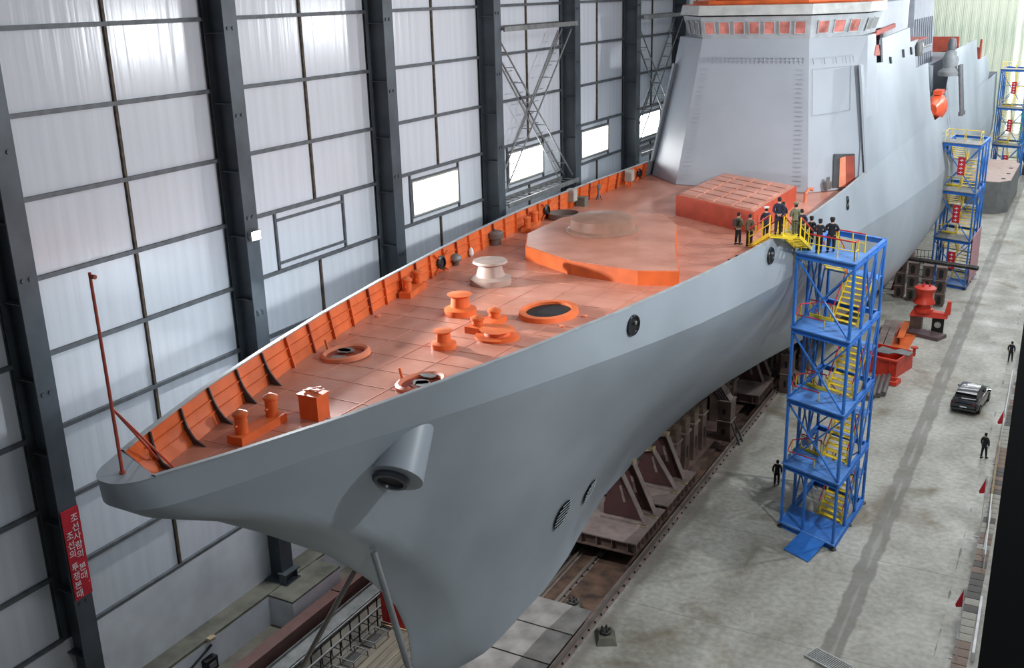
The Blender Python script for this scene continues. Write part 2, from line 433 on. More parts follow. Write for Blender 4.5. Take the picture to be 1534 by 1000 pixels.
lattice(5, 'grey X-shaped lattice brace beside the left edge of the deckhouse')

# banner on the first column
def text_mesh(s, size, m):
    cu = bpy.data.curves.new('txt', 'FONT'); cu.body = s; cu.size = size; cu.extrude = .004; cu.align_x = 'CENTER'; cu.resolution_u = 2
    o = bpy.data.objects.new('txt', cu); C.objects.link(o)
    dg = bpy.context.evaluated_depsgraph_get(); me = bpy.data.meshes.new_from_object(o.evaluated_get(dg))
    bpy.data.objects.remove(o); me.materials.clear(); me.materials.append(m); return me
t = thing('banner', 'red vertical banner with white handwritten Korean slogan on the column', 'banner', (-32.97, 23.53, 9.4))
b = MB(); b.box(0, .03, -.40, .42, -1.95, 1.95); b.build('board', t, SIGNR)
def col_text(chars, y, z0, pitch, size):
    z = z0
    for ch in chars:
        if ch == ' ': z -= pitch * .45; continue
        o = link('letter', text_mesh(ch, size, TXT), t); o.rotation_euler = (PI / 2, 0, PI / 2); o.location = (.036, y, z); z -= pitch
col_text('조선사람의 본때', .16, 1.38, .40, .38)
col_text('조선의 투쟁본때', -.17, .72, .40, .38)
o = link('letter', text_mesh(',', .3, TXT), t); o.rotation_euler = (PI / 2, 0, PI / 2); o.location = (.036, .34, -1.42)

# ================================================================ SHIP
SHIP = thing('warship', 'grey warship with orange-red foredeck under construction, filling the hall', 'ship', (-20.9, 60, 0))
SHIPL = Vector((-20.9, 60, 0))
def sp(o):      # parent keeping world coordinates used to author the part
    return o
class SB(MB):
    def build(s, name, parent=None, m=None, smooth=False, loc=None, rotz=0):
        o = MB.build(s, name, parent or SHIP, m, smooth, loc, rotz)
        if (parent is None or parent is SHIP): o.location = (Vector(loc) if loc is not None else Vector((0, 0, 0))) - SHIPL
        return o
def XC(y): return -20.9 - .3 * max(0, min(1, (42 - y) / 25))
def zg(y): return 17.8 + .0105 * (55 - y)
WG = [(16.3, 0), (16.305, .12), (16.33, .25), (16.38, .36), (16.45, .46), (16.55, .57), (16.65, .66), (16.8, .76), (17.0, .86), (17.8, 1.18), (19, 1.65), (20.5, 2.15), (22.8, 2.9), (26.6, 3.85), (31, 4.85), (36.3, 5.85), (43, 6.85), (47, 7.35), (52, 7.8), (58, 8.1), (66, 8.15), (75, 8.0), (150, 8.0), (165, 7.95), (184, 7.8)]
WK = [(16.5, 0), (16.505, .17), (16.53, .35), (16.58, .50), (16.65, .64), (16.75, .77), (16.87, .89), (17.02, 1.0), (17.2, 1.12), (17.95, 1.38), (19.05, 1.68), (20.5, 2.05), (22.8, 2.6), (25.4, 3.2), (29.3, 4.2), (37.6, 6.0), (44, 6.95), (51, 7.75), (60, 8.35), (70, 8.75), (85, 8.95), (104, 9.15), (125, 9.1), (145, 8.9), (165, 8.5), (184, 8.1)]
DZK = [(16.5, .8), (19, .92), (22, 1.0), (25, 1.25), (30, 1.55), (37, 1.9), (44, 2.3), (51, 2.6), (60, 2.75), (70, 3.0), (85, 4.0), (104, 5.0), (184, 6.0)]
def wg(y): return tab(WG, y)
def wk(y): return tab(WK, y)
def zk(y): return zg(y) - tab(DZK, y)
# knuckle line and gunwale as curves sharing one parameter, so the nose plate closes
SY = [16.3, 16.305, 16.33, 16.38, 16.45, 16.55, 16.65, 16.8, 17.0, 17.8, 19, 20.5, 22.8, 26.6]
KY = [16.5, 16.505, 16.53, 16.58, 16.65, 16.75, 16.87, 17.02, 17.2, 17.95, 19.08, 20.55, 22.85, 26.65]
def kmap(s): return tab(list(zip(SY, KY)) + [(200, 200.1)], s)
ST = [(2.6, 31.2), (3.2, 29.8), (4.4, 29.05), (6, 28.95), (7.6, 28.3), (9.6, 26.8), (11.7, 24.7), (14.1, 21.65), (15.5, 19.7), (16.7, 17.4), (17.2, 16.72), (17.4, 16.5)]
def stem(z): return tab(ST, z)
WB = [(28, 0.0), (30, .7), (32, .95), (35, 1.05), (39, .9), (43, .6), (47, .3), (52, .2), (58, .4), (64, .8), (70, 1.4), (77, 2.5), (92, 4.3), (106, 4.6), (130, 4.8), (160, 4), (184, 2.5)]
KZ = [(29, 2.8), (33, 2.6), (40, 2.9), (46, 3.7), (60, 3.9), (184, 4.2)]
AE = [(29, 1.0), (45, 1.1), (57, 1.35), (65, 1.8), (78, 3.0), (92, 5.0), (184, 5.0)]
BE = [(29, 1.95), (45, 1.5), (57, 1.15), (65, .95), (78, .7), (92, .62), (184, .62)]
SX = [16.3, 16.305, 16.33, 16.38, 16.45, 16.55, 16.65, 16.8, 17.0, 17.4, 17.8, 18.4, 19, 19.7, 20.5, 21.6, 22.8, 24.5, 26.6, 28.5, 31, 33.5, 36.3, 39.5, 43, 47, 52, 56, 60, 64, 68, 73, 78, 84, 90, 98, 106, 115, 124, 134, 145, 156, 166, 176, 184]
NT = 26
def hull_pt(s, t, side):     # t 0 keel .. 1 knuckle
    yk = kmap(s); ztop = zk(yk)
    # stem height for this row: rows fan from the foot of the stem to its head
    keel_here = tab(KZ, max(29, yk))
    zstem = 2.8 + t * (zk(16.5) - 2.8)
    f = max(0, min(1, (yk - 16.5) / 30.0)); f = f * f * (3 - 2 * f)
    z = lerp(zstem, keel_here + t * (ztop - keel_here), f) if s > 16.301 else zstem
    fade = max(0, 1 - (yk - 16.5) / 29.0)
    y = yk + (stem(zstem) - 16.5) * fade ** 1.15
    zt = zk(y); kb = tab(KZ, max(29, y)); tt = max(0, min(1, (z - kb) / (zt - kb)))
    G = (1 - (1 - tt) ** tab(AE, max(29, y))) ** tab(BE, max(29, y))
    wtop = wk(yk) * (1 if t > .999 else lerp(1, 1, 1))
    ytop = y
    wfull = lerp(tab(WB, y), tab(WK, y), G)
    d = max(0, yk - 16.5)
    taper = min(1, (d / lerp(5.5, .2, t)) ** .62) if d > 0 else 0
    if t > .999: w = wk(yk); y = yk; z = ztop
    else:
        b_ = max(0, (t - .75) / .25) ** 2
        w = lerp(wfull * taper, wk(yk), b_ if yk < 22 else 0)
    if tt <= .0001 and y > 60 : w = tab(WB, y)
    return Vector((XC(y) + side * w, y, z))
TT = [(i / NT) ** 1.15 for i in range(NT + 1)]
hb = SB()
for side in (1, -1):
    hb.grid([[hull_pt(s, t, side) for t in TT] for s in SX])
    # flat bottom strip
hb.grid([[hull_pt(s, 0, 1), hull_pt(s, 0, -1)] for s in SX])
hb.add([hull_pt(184, t, 1) for t in TT] + [hull_pt(184, t, -1) for t in reversed(TT)], [tuple(range(2 * (NT + 1)))])
hull = hb.build('hull', None, HULL, True)
def gun_pt(s, side, inset=0., dz=0.): return Vector((XC(s) + side * max(0, wg(s) - inset), s, zg(s) + dz))
ub_ = SB()
for side in (1, -1):
    rows = []
    for s in SX:
        k = kmap(s); K = Vector((XC(k) + side * wk(k), k, zk(k))); G = gun_pt(s, side)
        rows.append([K.lerp(G, q) for q in (0, .33, .66, 1)])
    ub_.grid(rows)
ub_.add([hull_pt(184, 1, 1), hull_pt(184, 1, -1), gun_pt(184, -1), gun_pt(184, 1)], [(0, 1, 2, 3)])
ub_.build('upper_strake', None, HULL, True)
# outer surface at a given height near the gunwale
BH = 1.15
def outer_at(s, dz, side, inset=0.):
    k = kmap(s); K = Vector((wk(k), k, zk(k))); G = Vector((wg(s), s, zg(s)))
    f = max(0, min(1, 1 - dz / max(.01, (G.z - K.z)))); p = K.lerp(G, f)
    below = max(0, dz - tab(DZK, k))
    return Vector((XC(s) + side * (max(0.02, p.x - inset - below * 1.4)), p.y, zg(s) - dz))
AS = {-1: 17.95, 1: 17.15}
DSB = [18.4, 19, 19.7, 20.5, 21.6, 22.8, 24.5, 26.6, 28.5, 31, 33.5, 36.3, 39.5, 43, 47, 52, 56, 60, 64, 68, 73]
def DSS(side): return ([17.15, 17.5, 17.95] if side > 0 else [17.95]) + DSB
DS = DSS(-1)
db = SB(); db.grid([[outer_at(s, BH, -1, .1), outer_at(s if i else 17.15, BH, 1, .1)] for i, s in enumerate(DS + [74, 78, 90, 112])])
deck = db.build('deck', None, DECK)
# weld seams of the deck plates, standing slightly proud
wb = SB()
for i in range(26):
    y = 21.5 + 1.55 * i; w = wg(y) - .6
    wb.bar((XC(y) - w, y, zg(y) - BH + .006), (XC(y) + w, y, zg(y) - BH + .006), .05, .012)
for ww in (-5.6, -4, -2.4, -.8, .8, 2.4, 4, 5.6):
    ys = [y for y in range(19, 62, 1) if wg(y) - .7 > abs(ww)]
    if len(ys) > 1: wb.bar((XC(ys[0]) + ww, ys[0], zg(ys[0]) - BH + .008), (XC(ys[-1]) + ww, ys[-1], zg(ys[-1]) - BH + .008), .05, .012)
wb.build('deck_seam', None, mat('seam_paint', (.56, .24, .17), .5))
for side, nm in ((-1, 'bulwark'), (1, 'bulwark')):
    b = SB()
    b.grid([[outer_at(s, .0, side, .06), outer_at(s, .35, side, .07), outer_at(s, .7, side, .08), outer_at(s, BH, side, .09)] for s in DSS(side) + [74.5]])
    b.build(nm, None, ORNG, True)
    r = SB(); r.grid([[gun_pt(s, side, -.03, .0), gun_pt(s, side, -.03, .05), gun_pt(s, side, .13, .05), gun_pt(s, side, .13, 0), gun_pt(s, side, -.03, 0)] for s in DSS(side) + [74.5]])
    r.build('capping_rail', None, mat('rail_grey', (.33, .36, .38), .55))
    for dz in (.38, .76):
        st_ = SB(); st_.grid([[outer_at(s, dz, side, .07), outer_at(s, dz, side, .15), outer_at(s, dz + .03, side, .15), outer_at(s, dz + .03, side, .07)] for s in DS[2:] + [74.5]])
        st_.build('stringer', None, ORNG)
    y = 19.3; i = 0
    while y < 74:
        cur = y < 27
        st_ = SB(); pr = []
        for q in range(7):
            dz = BH * q / 6; dep = .13 + (.42 * (q / 6) ** 3 if cur else .04 * (q / 6))
            pr.append((outer_at(y, dz, side, .07), outer_at(y, dz, side, .07 + dep)))
        T = Vector((0, .05, 0))
        st_.grid([[a - T / 2, b_ - T / 2] for a, b_ in pr]); st_.grid([[a + T / 2, b_ + T / 2] for a, b_ in pr]); st_.grid([[b_ - T / 2, b_ + T / 2] for a, b_ in pr])
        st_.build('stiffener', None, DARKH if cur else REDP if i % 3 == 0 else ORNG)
        y += 1.75 if y < 34 else 1.6; i += 1
# nose plate
nb = SB(); ns = [16.3, 16.305, 16.33, 16.38, 16.45, 16.55, 16.65, 16.8, 17.0, 17.15]
nb.grid([[gun_pt(q, -1, -.03, .02), gun_pt(q, 1, -.03, .02)] for q in ns] )
nb.add([gun_pt(17.15, -1, -.03, .02), gun_pt(17.15, 1, -.03, .02), gun_pt(17.95, -1, -.03, .02), gun_pt(17.5, -1, -.03, .02)], [(0, 1, 2, 3)])
nb.grid([[gun_pt(q, sd, -.03, .02), gun_pt(q, sd, 0, -.05)] for sd in (1,) for q in reversed(ns)] + [[gun_pt(q, -1, -.03, .02), gun_pt(q, -1, 0, -.05)] for q in ns + [17.5, 17.95]])
nb.build('nose_plate', None, HULL)
nb = SB(); a = outer_at(AS[-1], 0, -1, .07); b_ = outer_at(AS[1], 0, 1, .07); c_ = outer_at(AS[1], BH, 1, .1); d_ = outer_at(AS[-1], BH, -1, .1)
nb.extr([a, b_, c_, d_], (0, .04, 0)); nb.build('nose_bulkhead', None, DARKH)  # near-black colour paints in the shadow inside the nose

def dz_(y): return zg(y) - BH
# flagstaff
t = SB(); base = Vector((XC(16.9), 16.9, zg(17) + .03)); top = AT(134, 408, y=16.75)
t.tube(base, top, .05, .04, n=8); fs_ = t.build('jackstaff', None, mat('staff_red', (.45, .08, .05), .5))
p1 = base.lerp(top, .34)
for e_ in ((262, 702), (243, 694)):
    e = AT(*e_, z=dz_(18.8)); t = SB(); t.tube(p1, e, .035, n=6); t.build('stay', None, MATS['staff_red'])
t = SB(); t.lathe([(.09, 0), (.09, .06)], base, 10); t.build('staff_foot', None, MATS['staff_red'])
t = SB(); t.tube(top + Vector((.05, 0, -.1)), top + Vector((.18, 0, -.1)), .06, n=8); t.build('truck', None, MATS['staff_red'])

def bollard(px1, px2, r, h, label=None, m=ORNG, md=None):
    a = AT(*px1, z=dz_(24)); b2 = AT(*px2, z=dz_(24))
    z0 = dz_((a.y + b2.y) / 2); a.z = b2.z = z0
    d = (b2 - a).normalized(); n_ = Vector((-d.y, d.x, 0))
    par = SB(); e1 = a - d * r * 1.9; e2 = b2 + d * r * 1.9; ww = n_ * r * 1.45
    par.extr([e1 - ww, e2 - ww, e2 + ww, e1 + ww], (0, 0, .28))
    base_ = par.build('mooring_bollard', None, m)
    if label: base_['label'] = label
    for c in (a, b2):
        q = MB(); c = c - SHIPL * 0
        q.lathe([(r, .28), (r, h - .12), (r * 1.22, h - .08), (r * 1.22, h), (r * .4, h + .09), (.02, h + .1)], c, 18, True, True)
        o = q.build('bollard_post', base_, m, True)
    return base_
def at_deck(px, py, dz=0.):
    p = AT(px, py, z=17)
    for _ in range(8): p = AT(px, py, z=dz_(p.y) + dz)
    return p
def bollard_at(px1, px2, r, h):
    global AT
    a = at_deck(*px1); b2 = at_deck(*px2); d = (b2 - a).normalized(); n_ = Vector((-d.y, d.x, 0)).normalized()
    par = SB(); e1 = a - d * r * 1.9; e2 = b2 + d * r * 1.9; ww = n_ * r * 1.45
    par.extr([e1 - ww, e2 - ww, e2 + ww, e1 + ww], (0, 0, .28)); base_ = par.build('mooring_bollard', None, ORNG)
    for c in (a, b2):
        q = MB(); q.lathe([(r, .28), (r, h - .12), (r * 1.22, h - .08), (r * 1.22, h), (r * .4, h + .09), (.02, h + .1)], c, 18)
        q.build('bollard_post', base_, ORNG, True)
        q = MB(); q.tube(c + n_ * 0 + d * (-r - .1) + Vector((0, 0, h * .6)), c + d * (r + .1) + Vector((0, 0, h * .6)), .04, n=6); q.build('bollard_pin', base_, ORNG)
    return base_
bollard_at((364, 660), (409, 634), .20, .95)
bollard_at((611, 444), (627, 432), .20, .85)
bollard_at((790, 347), (801, 338), .20, .85)
bollard_at((716, 496), (741, 484), .24, .6)
# box vent with broken top
p = at_deck(472, 624)
t = SB(); t.box(p.x - .38, p.x + .38, p.y - .3, p.y + .3, p.z, p.z + .85); v = t.build('ventilation_trunk', None, ORNG)
v['label'] = 'open-topped orange box trunk'
t = MB()
for i in range(9):
    a0 = random.uniform(0, 6); t.bar((p.x + random.uniform(-.35, .35), p.y + random.uniform(-.28, .28), p.z + .86), (p.x + random.uniform(-.4, .4), p.y + random.uniform(-.3, .3), p.z + .86 + random.uniform(.02, .14)), .03)
t.build('wire_scrap', v, ORNG2)
t = MB(); t.box(p.x - .42, p.x + .42, p.y - .34, p.y + .34, p.z + .8, p.z + .86); t.build('rim', v, ORNG)
# hawse openings with torn grey covers
for (qx, qy, rx, ry) in ((518, 532, .85, .62), (631, 576, .8, .62)):
    p = at_deck(qx, qy)
    t = SB(); rows = []
    for rr, zz in ((1.12, 0), (1.1, .14), (.98, .2), (.86, .14), (.84, .01)):
        rows.append([(p.x + rr * rx * math.cos(2 * PI * i / 24) * 1.0, p.y + rr * ry * 1.5 * math.sin(2 * PI * i / 24), p.z + zz + .06 * math.cos(2 * PI * i / 24)) for i in range(24)])
    t.grid(rows, True); hw = t.build('hawse_pipe_rim', None, ORNG2, True)
    t = MB(); t.add([(p.x + .86 * rx * math.cos(2 * PI * i / 24), p.y + .86 * ry * 1.5 * math.sin(2 * PI * i / 24), p.z + .03) for i in range(24)], [tuple(range(24))]); t.build('pipe_mouth', hw, REDP)
    for q in range(3):
        aa = random.uniform(0, 6); cx_ = p.x + .25 * math.cos(aa); cy_ = p.y + .3 * math.sin(aa) + (q - 1) * .35
        t = MB(); t.extr([(cx_ + random.uniform(.28, .42) * math.cos(2 * PI * i / 7), cy_ + random.uniform(.2, .34) * math.sin(2 * PI * i / 7), p.z + .1) for i in range(7)], (0, 0, .04)); t.build('cover_scrap', hw, GREYM)
    t = MB(); t.tube((p.x - rx, p.y, p.z + .1), (p.x - rx - .1, p.y, p.z + .5), .05, n=6); t.build('pin', hw, ORNG)

# deck fittings as things of their own
def fit(name, label, cat, px, py, dz=0): p = at_deck(px, py); return thing(name, label, cat, (p.x, p.y, p.z + dz))
t = fit('mushroom_vent', 'small grey domed mushroom vent on the deck by the far rail', 'vent', 683, 397)
b = MB(); b.lathe([(.16, 0), (.16, .3)], n=14); b.build('neck', t, BROWN, True)
b = MB(); b.lathe([(.3, .26), (.34, .36), (.26, .52), (.1, .6), (.02, .62)], n=18); b.build('cap', t, GREYM, True)
t = fit('ventilator_drum', 'brown flat-topped round ventilator beside the far bulwark', 'vent', 742, 366)
b = MB(); b.lathe([(.36, 0), (.36, .45)], n=18); b.build('trunk', t, BROWN, True)
b = MB(); b.lathe([(.46, .38), (.48, .42), (.48, .68), (.4, .76), (.04, .78)], n=20); b.build('hood', t, mat('brown_grey', (.16, .13, .12), .5), True)
b = MB(); b.lathe([(.04, .78), (.07, .86), (.02, .9)], n=8); b.build('knob', t, GREYM)
t = fit('steel_ring', 'open brown-grey steel ring lying on the deck near the rail', 'ring', 844, 327)
b = MB()
b.grid([[((r_) * math.cos(2 * PI * i / 32), (r_) * math.sin(2 * PI * i / 32), zz) for i in range(32)] for r_, zz in ((.98, 0), (.98, .38), (.93, .38), (.93, 0), (.98, 0))], True); b.build('ring_wall', t, mat('brown_grey', (.16, .13, .12), .5), True)
for (qx, qy, lab) in ((857, 311, 'tall grey electrical cabinet on legs by the far bulwark'), (943, 280, 'pale grey cabinet near the deckhouse end of the bulwark')):
    t = fit('deck_cabinet', lab, 'cabinet', qx, qy); 
    b = MB(); b.box(-.25, .25, -.3, .3, .45, 1.25); b.build('cabinet_body', t, mat('cabinet_grey', (.36, .36, .32), .5))
    for yy in (-.2, .2): b = MB(); b.box(-.04, .04, yy - .03, yy + .03, 0, .45); b.build('leg', t, ORNG)
    b = MB(); b.box(.25, .27, -.24, .24, .52, 1.18); b.build('cabinet_door', t, mat('cabinet_grey2', (.42, .42, .38), .5))
t = fit('deck_box', 'low olive-grey box on the deck by the far bulwark', 'box', 872, 308)
b = MB(); b.box(-.32, .32, -.3, .3, 0, .55); b.build('box_body', t, mat('olive_grey', (.14, .15, .12), .6))
b = MB(); b.box(-.34, .34, -.32, .32, .55, .6); b.build('lid', t, mat('olive_grey', (.14, .15, .12), .6))
t = fit('vent_post', 'slim grey air vent post with splayed feet near the bulwark', 'vent', 897, 299)
b = MB(); b.lathe([(.1, 0.1), (.08, .7), (.14, .78), (.14, .95), (.16, 1.0), (.02, 1.06)], n=12); b.build('post', t, GREYM, True)
for a0 in (0, 2, 4): b = MB(); b.tube((0, 0, .5), (.22 * math.cos(a0), .22 * math.sin(a0), 0), .03, n=6); b.build('foot', t, DKM)
t = fit('signal_lamp', 'little white bottle-shaped lamp on the deck near the bulwark', 'lamp', 706, 384)
b = MB(); b.lathe([(.06, 0), (.14, .12), (.13, .36), (.05, .48), (.02, .5)], n=12); b.build('lamp_body', t, WHITEP, True)
for (qx, qy, lab) in ((648, 412, 'round black fairlead in an orange frame, nearest the bow along the far rail'), (814, 330, 'round black fairlead in an orange frame behind the steel ring'), (956, 272, 'round black fairlead in the bulwark near the deckhouse')):
    p = at_deck(qx, qy); side = -1; y = p.y + .6
    P0 = outer_at(y, .62, -1, .22)
    t = thing('fairlead', lab, 'fairlead', P0, group='fairleads along the far bulwark')
    b = MB(); b.lathe([(.24, -.1), (.34, -.05), (.36, .05), (.24, .1)], n=20, capb=False, capt=False, axis=(1, 0, .1)); b.build('ring', t, CHROME, True)
    b = MB(); b.lathe([(.25, 0), (.25, .02)], n=20, axis=(1, 0, .1)); b.build('mouth', t, BLACK)
    for s1, s2 in ((-1, 1), (1, 1), (-1, -1), (1, -1)):
        b = MB(); b.bar((0, .24 * s1, .24 * s2), (0, .62 * s1, .5 * s2), .1, .05); b.build('bracket', t, ORNG)
# pieces amid the foredeck (indistinct in the photograph)
p = at_deck(735, 424)
t = SB(); t.lathe([(1.0, 0), (1.0, .3), (.7, .4), (.55, .9), (.85, 1.05), (.8, 1.15), (.1, 1.2)], p, 24); o = t.build('anchor_capstan', None, mat('beige_primer', (.42, .31, .26), .5), True)
for (qx, qy, r_, h_) in ((690, 470, .7, .9), (665, 520, .5, .7), (745, 505, .9, .35)):
    p = at_deck(qx, qy); t = SB(); t.lathe([(r_, 0), (r_, h_ * .3), (r_ * .6, h_ * .4), (r_ * .55, h_ * .85), (r_ * .8, h_), (.05, h_ + .04)], p, 20); t.build('capstan_drum', None, ORNG, True)
p = at_deck(822, 470)
t = SB(); t.grid([[(p.x + r_ * math.cos(2 * PI * i / 28), p.y + 1.25 * r_ * math.sin(2 * PI * i / 28), p.z + zz) for i in range(28)] for r_, zz in ((1.25, 0), (1.2, .22), (.95, .22), (.95, .02))], True); hh = t.build('hatch_coaming', None, ORNG, True)
t = MB(); t.add([(p.x + .96 * math.cos(2 * PI * i / 28), p.y + 1.2 * math.sin(2 * PI * i / 28), p.z + .1) for i in range(28)], [tuple(range(28))]); t.build('hatch_opening', hh, BLACK)
# raised gun platform with vee breakwater face
def W2(px, py): p = at_deck(px, py); return (p.x, p.y)
zt = dz_(50)
gp = [(-26.2, 49.5), (-24.9, 46.8), (-21.3, 44.8), (-17.6, 44.3), (-15.8, 45.0), (-17.6, 49.5), (-19.3, 54.5), (-21.0, 57), (-24.5, 57), (-26.3, 54)]
t = SB(); t.prism(gp, zt - .1, zt + .75); pf = t.build('gun_platform', None, ORNG)
t = MB(); t.prism([(lerp(-21.6, x_, .985), lerp(50.5, y_, .985)) for x_, y_ in gp], zt + .75, zt + .78); t.build('platform_top', pf, DECK)
t = SB(); t.lathe([(2.0, zt + .78), (2.0, zt + .9), (1.8, zt + 1.0), (1.75, zt + 1.5), (1.55, zt + 1.62), (.2, zt + 1.7)], (-22.6, 51.6, 0), 32); t.build('gun_ring', None, mat('gun_brown', (.30, .16, .11), .55), True)
# launcher coaming ahead of the house
cFL = at_deck(1012, 322); cFR = at_deck(1128, 351); cBR = at_deck(1192, 308); cBL = cFL + (cBR - cFR)
t = SB(); t.extr([cFL, cFR, cBR, cBL], (0, 0, 1.25)); vl = t.build('launcher_coaming', None, mat('coaming_red', (.50, .07, .03), .5))
Q_ = lambda u, v: cFL.lerp(cFR, u).lerp(cBL.lerp(cBR, u), v) + Vector((0, 0, 1.25))
t = MB(); t.extr([Q_(.02, .02), Q_(.98, .02), Q_(.98, .98), Q_(.02, .98)], (0, 0, .05)); t.build('coaming_top', vl, DECK)
for i in range(4):
    for j in range(6):
        t = MB(); u0 = .04 + i * .235; v0 = .04 + j * .157; t.extr([Q_(u0, v0), Q_(u0 + .2, v0), Q_(u0 + .2, v0 + .13), Q_(u0, v0 + .13)], (0, 0, .11)); t.build('launcher_lid', vl, DECK)
t = SB()
p = at_deck(1206, 302); t.tube(p, p + Vector((0, 0, .55)), .12, n=10); t.tube(p + Vector((0, 0, .5)), p + Vector((.15, .2, .85)), .14, .1, n=10); t.tube(p + Vector((.15, .2, .82)), p + Vector((.45, .25, .8)), .1, .14, n=10); t.build('gooseneck_vent', None, ORNG2, True)
for (qx, qy) in ((1105, 384), (1094, 390), (842, 489), (876, 474), (566, 474)):
    p = at_deck(qx, qy); t = SB(); t.lathe([(.12, 0), (.14, .05), (.05, .08)], p, 8); t.build('deck_eye', None, DARKH if qx > 1000 else ORNG2)

# hull openings: portholes with double rims, grilles, hawse bolster
def hull_x(px_, py_):     # march the view ray until it meets the starboard shell
    r = ray(px_, py_); t0 = 10.0
    while t0 < 160:
        p = CAM + r * t0
        if p.y > 17 and p.z < zg(p.y):
            if p.z > zk(p.y):
                f = (p.z - zk(p.y)) / (zg(p.y) - zk(p.y)); w = lerp(wk(p.y), wg(p.y), f)
                if p.x < XC(p.y) + w: return p
        t0 += .01
    return None
def shell_frame(p):
    y = p.y; f0 = Vector((wk(y + .5) - wk(y - .5), 1, zk(y + .5) - zk(y - .5))).normalized()
    up = Vector((wg(y) - wk(y), 0, zg(y) - zk(y))).normalized(); n_ = up.cross(f0).normalized()
    if n_.x < 0: n_ = -n_
    return f0, up, n_
for (qx, qy, two) in ((948, 487, 0), (1154, 383, 0), (1269, 299, 1), (1269, 309, 1)):
    p = hull_x(qx, qy)
    f0, up, n_ = shell_frame(p); r_ = .22 if two else .42
    t = SB(); t.lathe([(r_ * .72, .0), (r_ * .8, .07), (r_, .08), (r_ * 1.08, .03), (r_ * 1.08, -.05)], p, 24, False, False, axis=n_); pt = t.build('fairlead_port', None, CHROME, True)
    pt['label'] = 'round dark fairlead port in the hull side'
    t = MB(); t.lathe([(r_ * .74, .015), (r_ * .74, .03)], p, 24, axis=n_); t.build('port_mouth', pt, BLACK)
    t = MB(); t.lathe([(r_ * .18, .03), (r_ * .2, .12), (r_ * .05, .14)], p + up * r_ * .3 + f0 * .05, 10, axis=n_); t.build('roller', pt, GREYM)
hull_me = hull.data
from mathutils.bvhtree import BVHTree
bv = BVHTree.FromPolygons([v.co.copy() for v in hull_me.vertices], [tuple(p.vertices) for p in hull_me.polygons])
def on_hull(px_, py_):
    loc, nor, idx, dist = bv.ray_cast(CAM, ray(px_, py_)); 
    if loc is None: return None, None
    if nor.dot(CAM - loc) < 0: nor = -nor
    return loc, nor
for (qx, qy, r_) in ((840, 769, .82), (881, 734, .72)):
    p, n_ = on_hull(qx, qy)
    if p is None: continue
    f0 = Vector((0, 1, 0)); f0 = (f0 - n_ * f0.dot(n_)).normalized(); up = n_.cross(f0); up = up if up.z > 0 else -up
    t = SB(); t.add([p + n_ * .10 + f0 * (r_ * .8 * math.cos(2 * PI * i / 28)) + up * (r_ * math.sin(2 * PI * i / 28)) for i in range(28)], [tuple(range(28))]); g = t.build('thruster_grille', None, mat('grille_dark', (.015, .018, .018), 1.0, spec=0))
    for i in range(7):
        q = -.8 + 1.6 * i / 6; h_ = math.sqrt(1 - q * q) * r_ * .8
        t = MB(); c = p + n_ * .13 + up * (q * r_)
        t.bar(c - f0 * h_ - up * .0, c + f0 * h_, .03, .02, n_); t.build('grille_bar', g, mat('bar_grey', (.42, .46, .47), .5))
# bolster: a fat grey drum leaving the flare, cut flat below, dark pipe mouth
p, n_ = on_hull(628, 668)
q0, _ = on_hull(600, 700)
if p is not None:
    vr = ray(592, 716); hp, _ = on_hull(592, 716); c1 = hp - vr * 1.0
    ax = (RX * -.24 + RD * .97).normalized() * .87 - vr * .49; ax.normalize(); c0 = c1 - ax * 2.1
    t = SB(); t.tube(c0, c1, .86, .92, n=36); o = t.build('hawse_bolster', None, HULL, True); o['label'] = 'fat grey cylinder of the anchor hawse'
    t = MB(); cc = c1 - ax * .02
    t.lathe([(.58, -.05), (.62, .1), (.56, .2), (.44, .2), (.40, .05)], cc + (RX * -.12), 32, False, False, axis=ax); t.build('bolster_lip', o, mat('lip_dark', (.05, .055, .07), .3), True)
    t = MB(); t.lathe([(.44, .08), (.44, .1)], cc + (RX * -.12), 32, axis=ax); t.build('pipe_mouth', o, BLACK)

# superstructure
def ring(y0, w0, y1, w1, yb, z): return [(-20.9 - w0, y0, z), (-20.9 + w0, y0, z), (-20.9 + w1, y1, z), (-20.9 + w1, yb, z), (-20.9 - w1, yb, z), (-20.9 - w1, y1, z)]
def loft(b, A, B_, cap=True):
    n = len(A); b.add(list(A) + list(B_), [(i, (i + 1) % n, n + (i + 1) % n, n + i) for i in range(n)] + ([tuple(range(n)), tuple(range(n, 2 * n))] if cap else []))
t = SB(); R0 = ring(71.85, 4.77, 75.2, 7.9, 81, 16.5); R1 = ring(73.9, 3.75, 77.9, 6.85, 81, 26.62)
loft(t, R0, R1); t.build('deckhouse', None, HULL2)
t = SB(); loft(t, ring(81, 5.0, 81.5, 6.4, 112, 16.5), ring(81, 5.0, 81.5, 5.4, 112, 24.9)); t.build('middle_house', None, mat('shade_grey', (.25, .28, .31), .5))
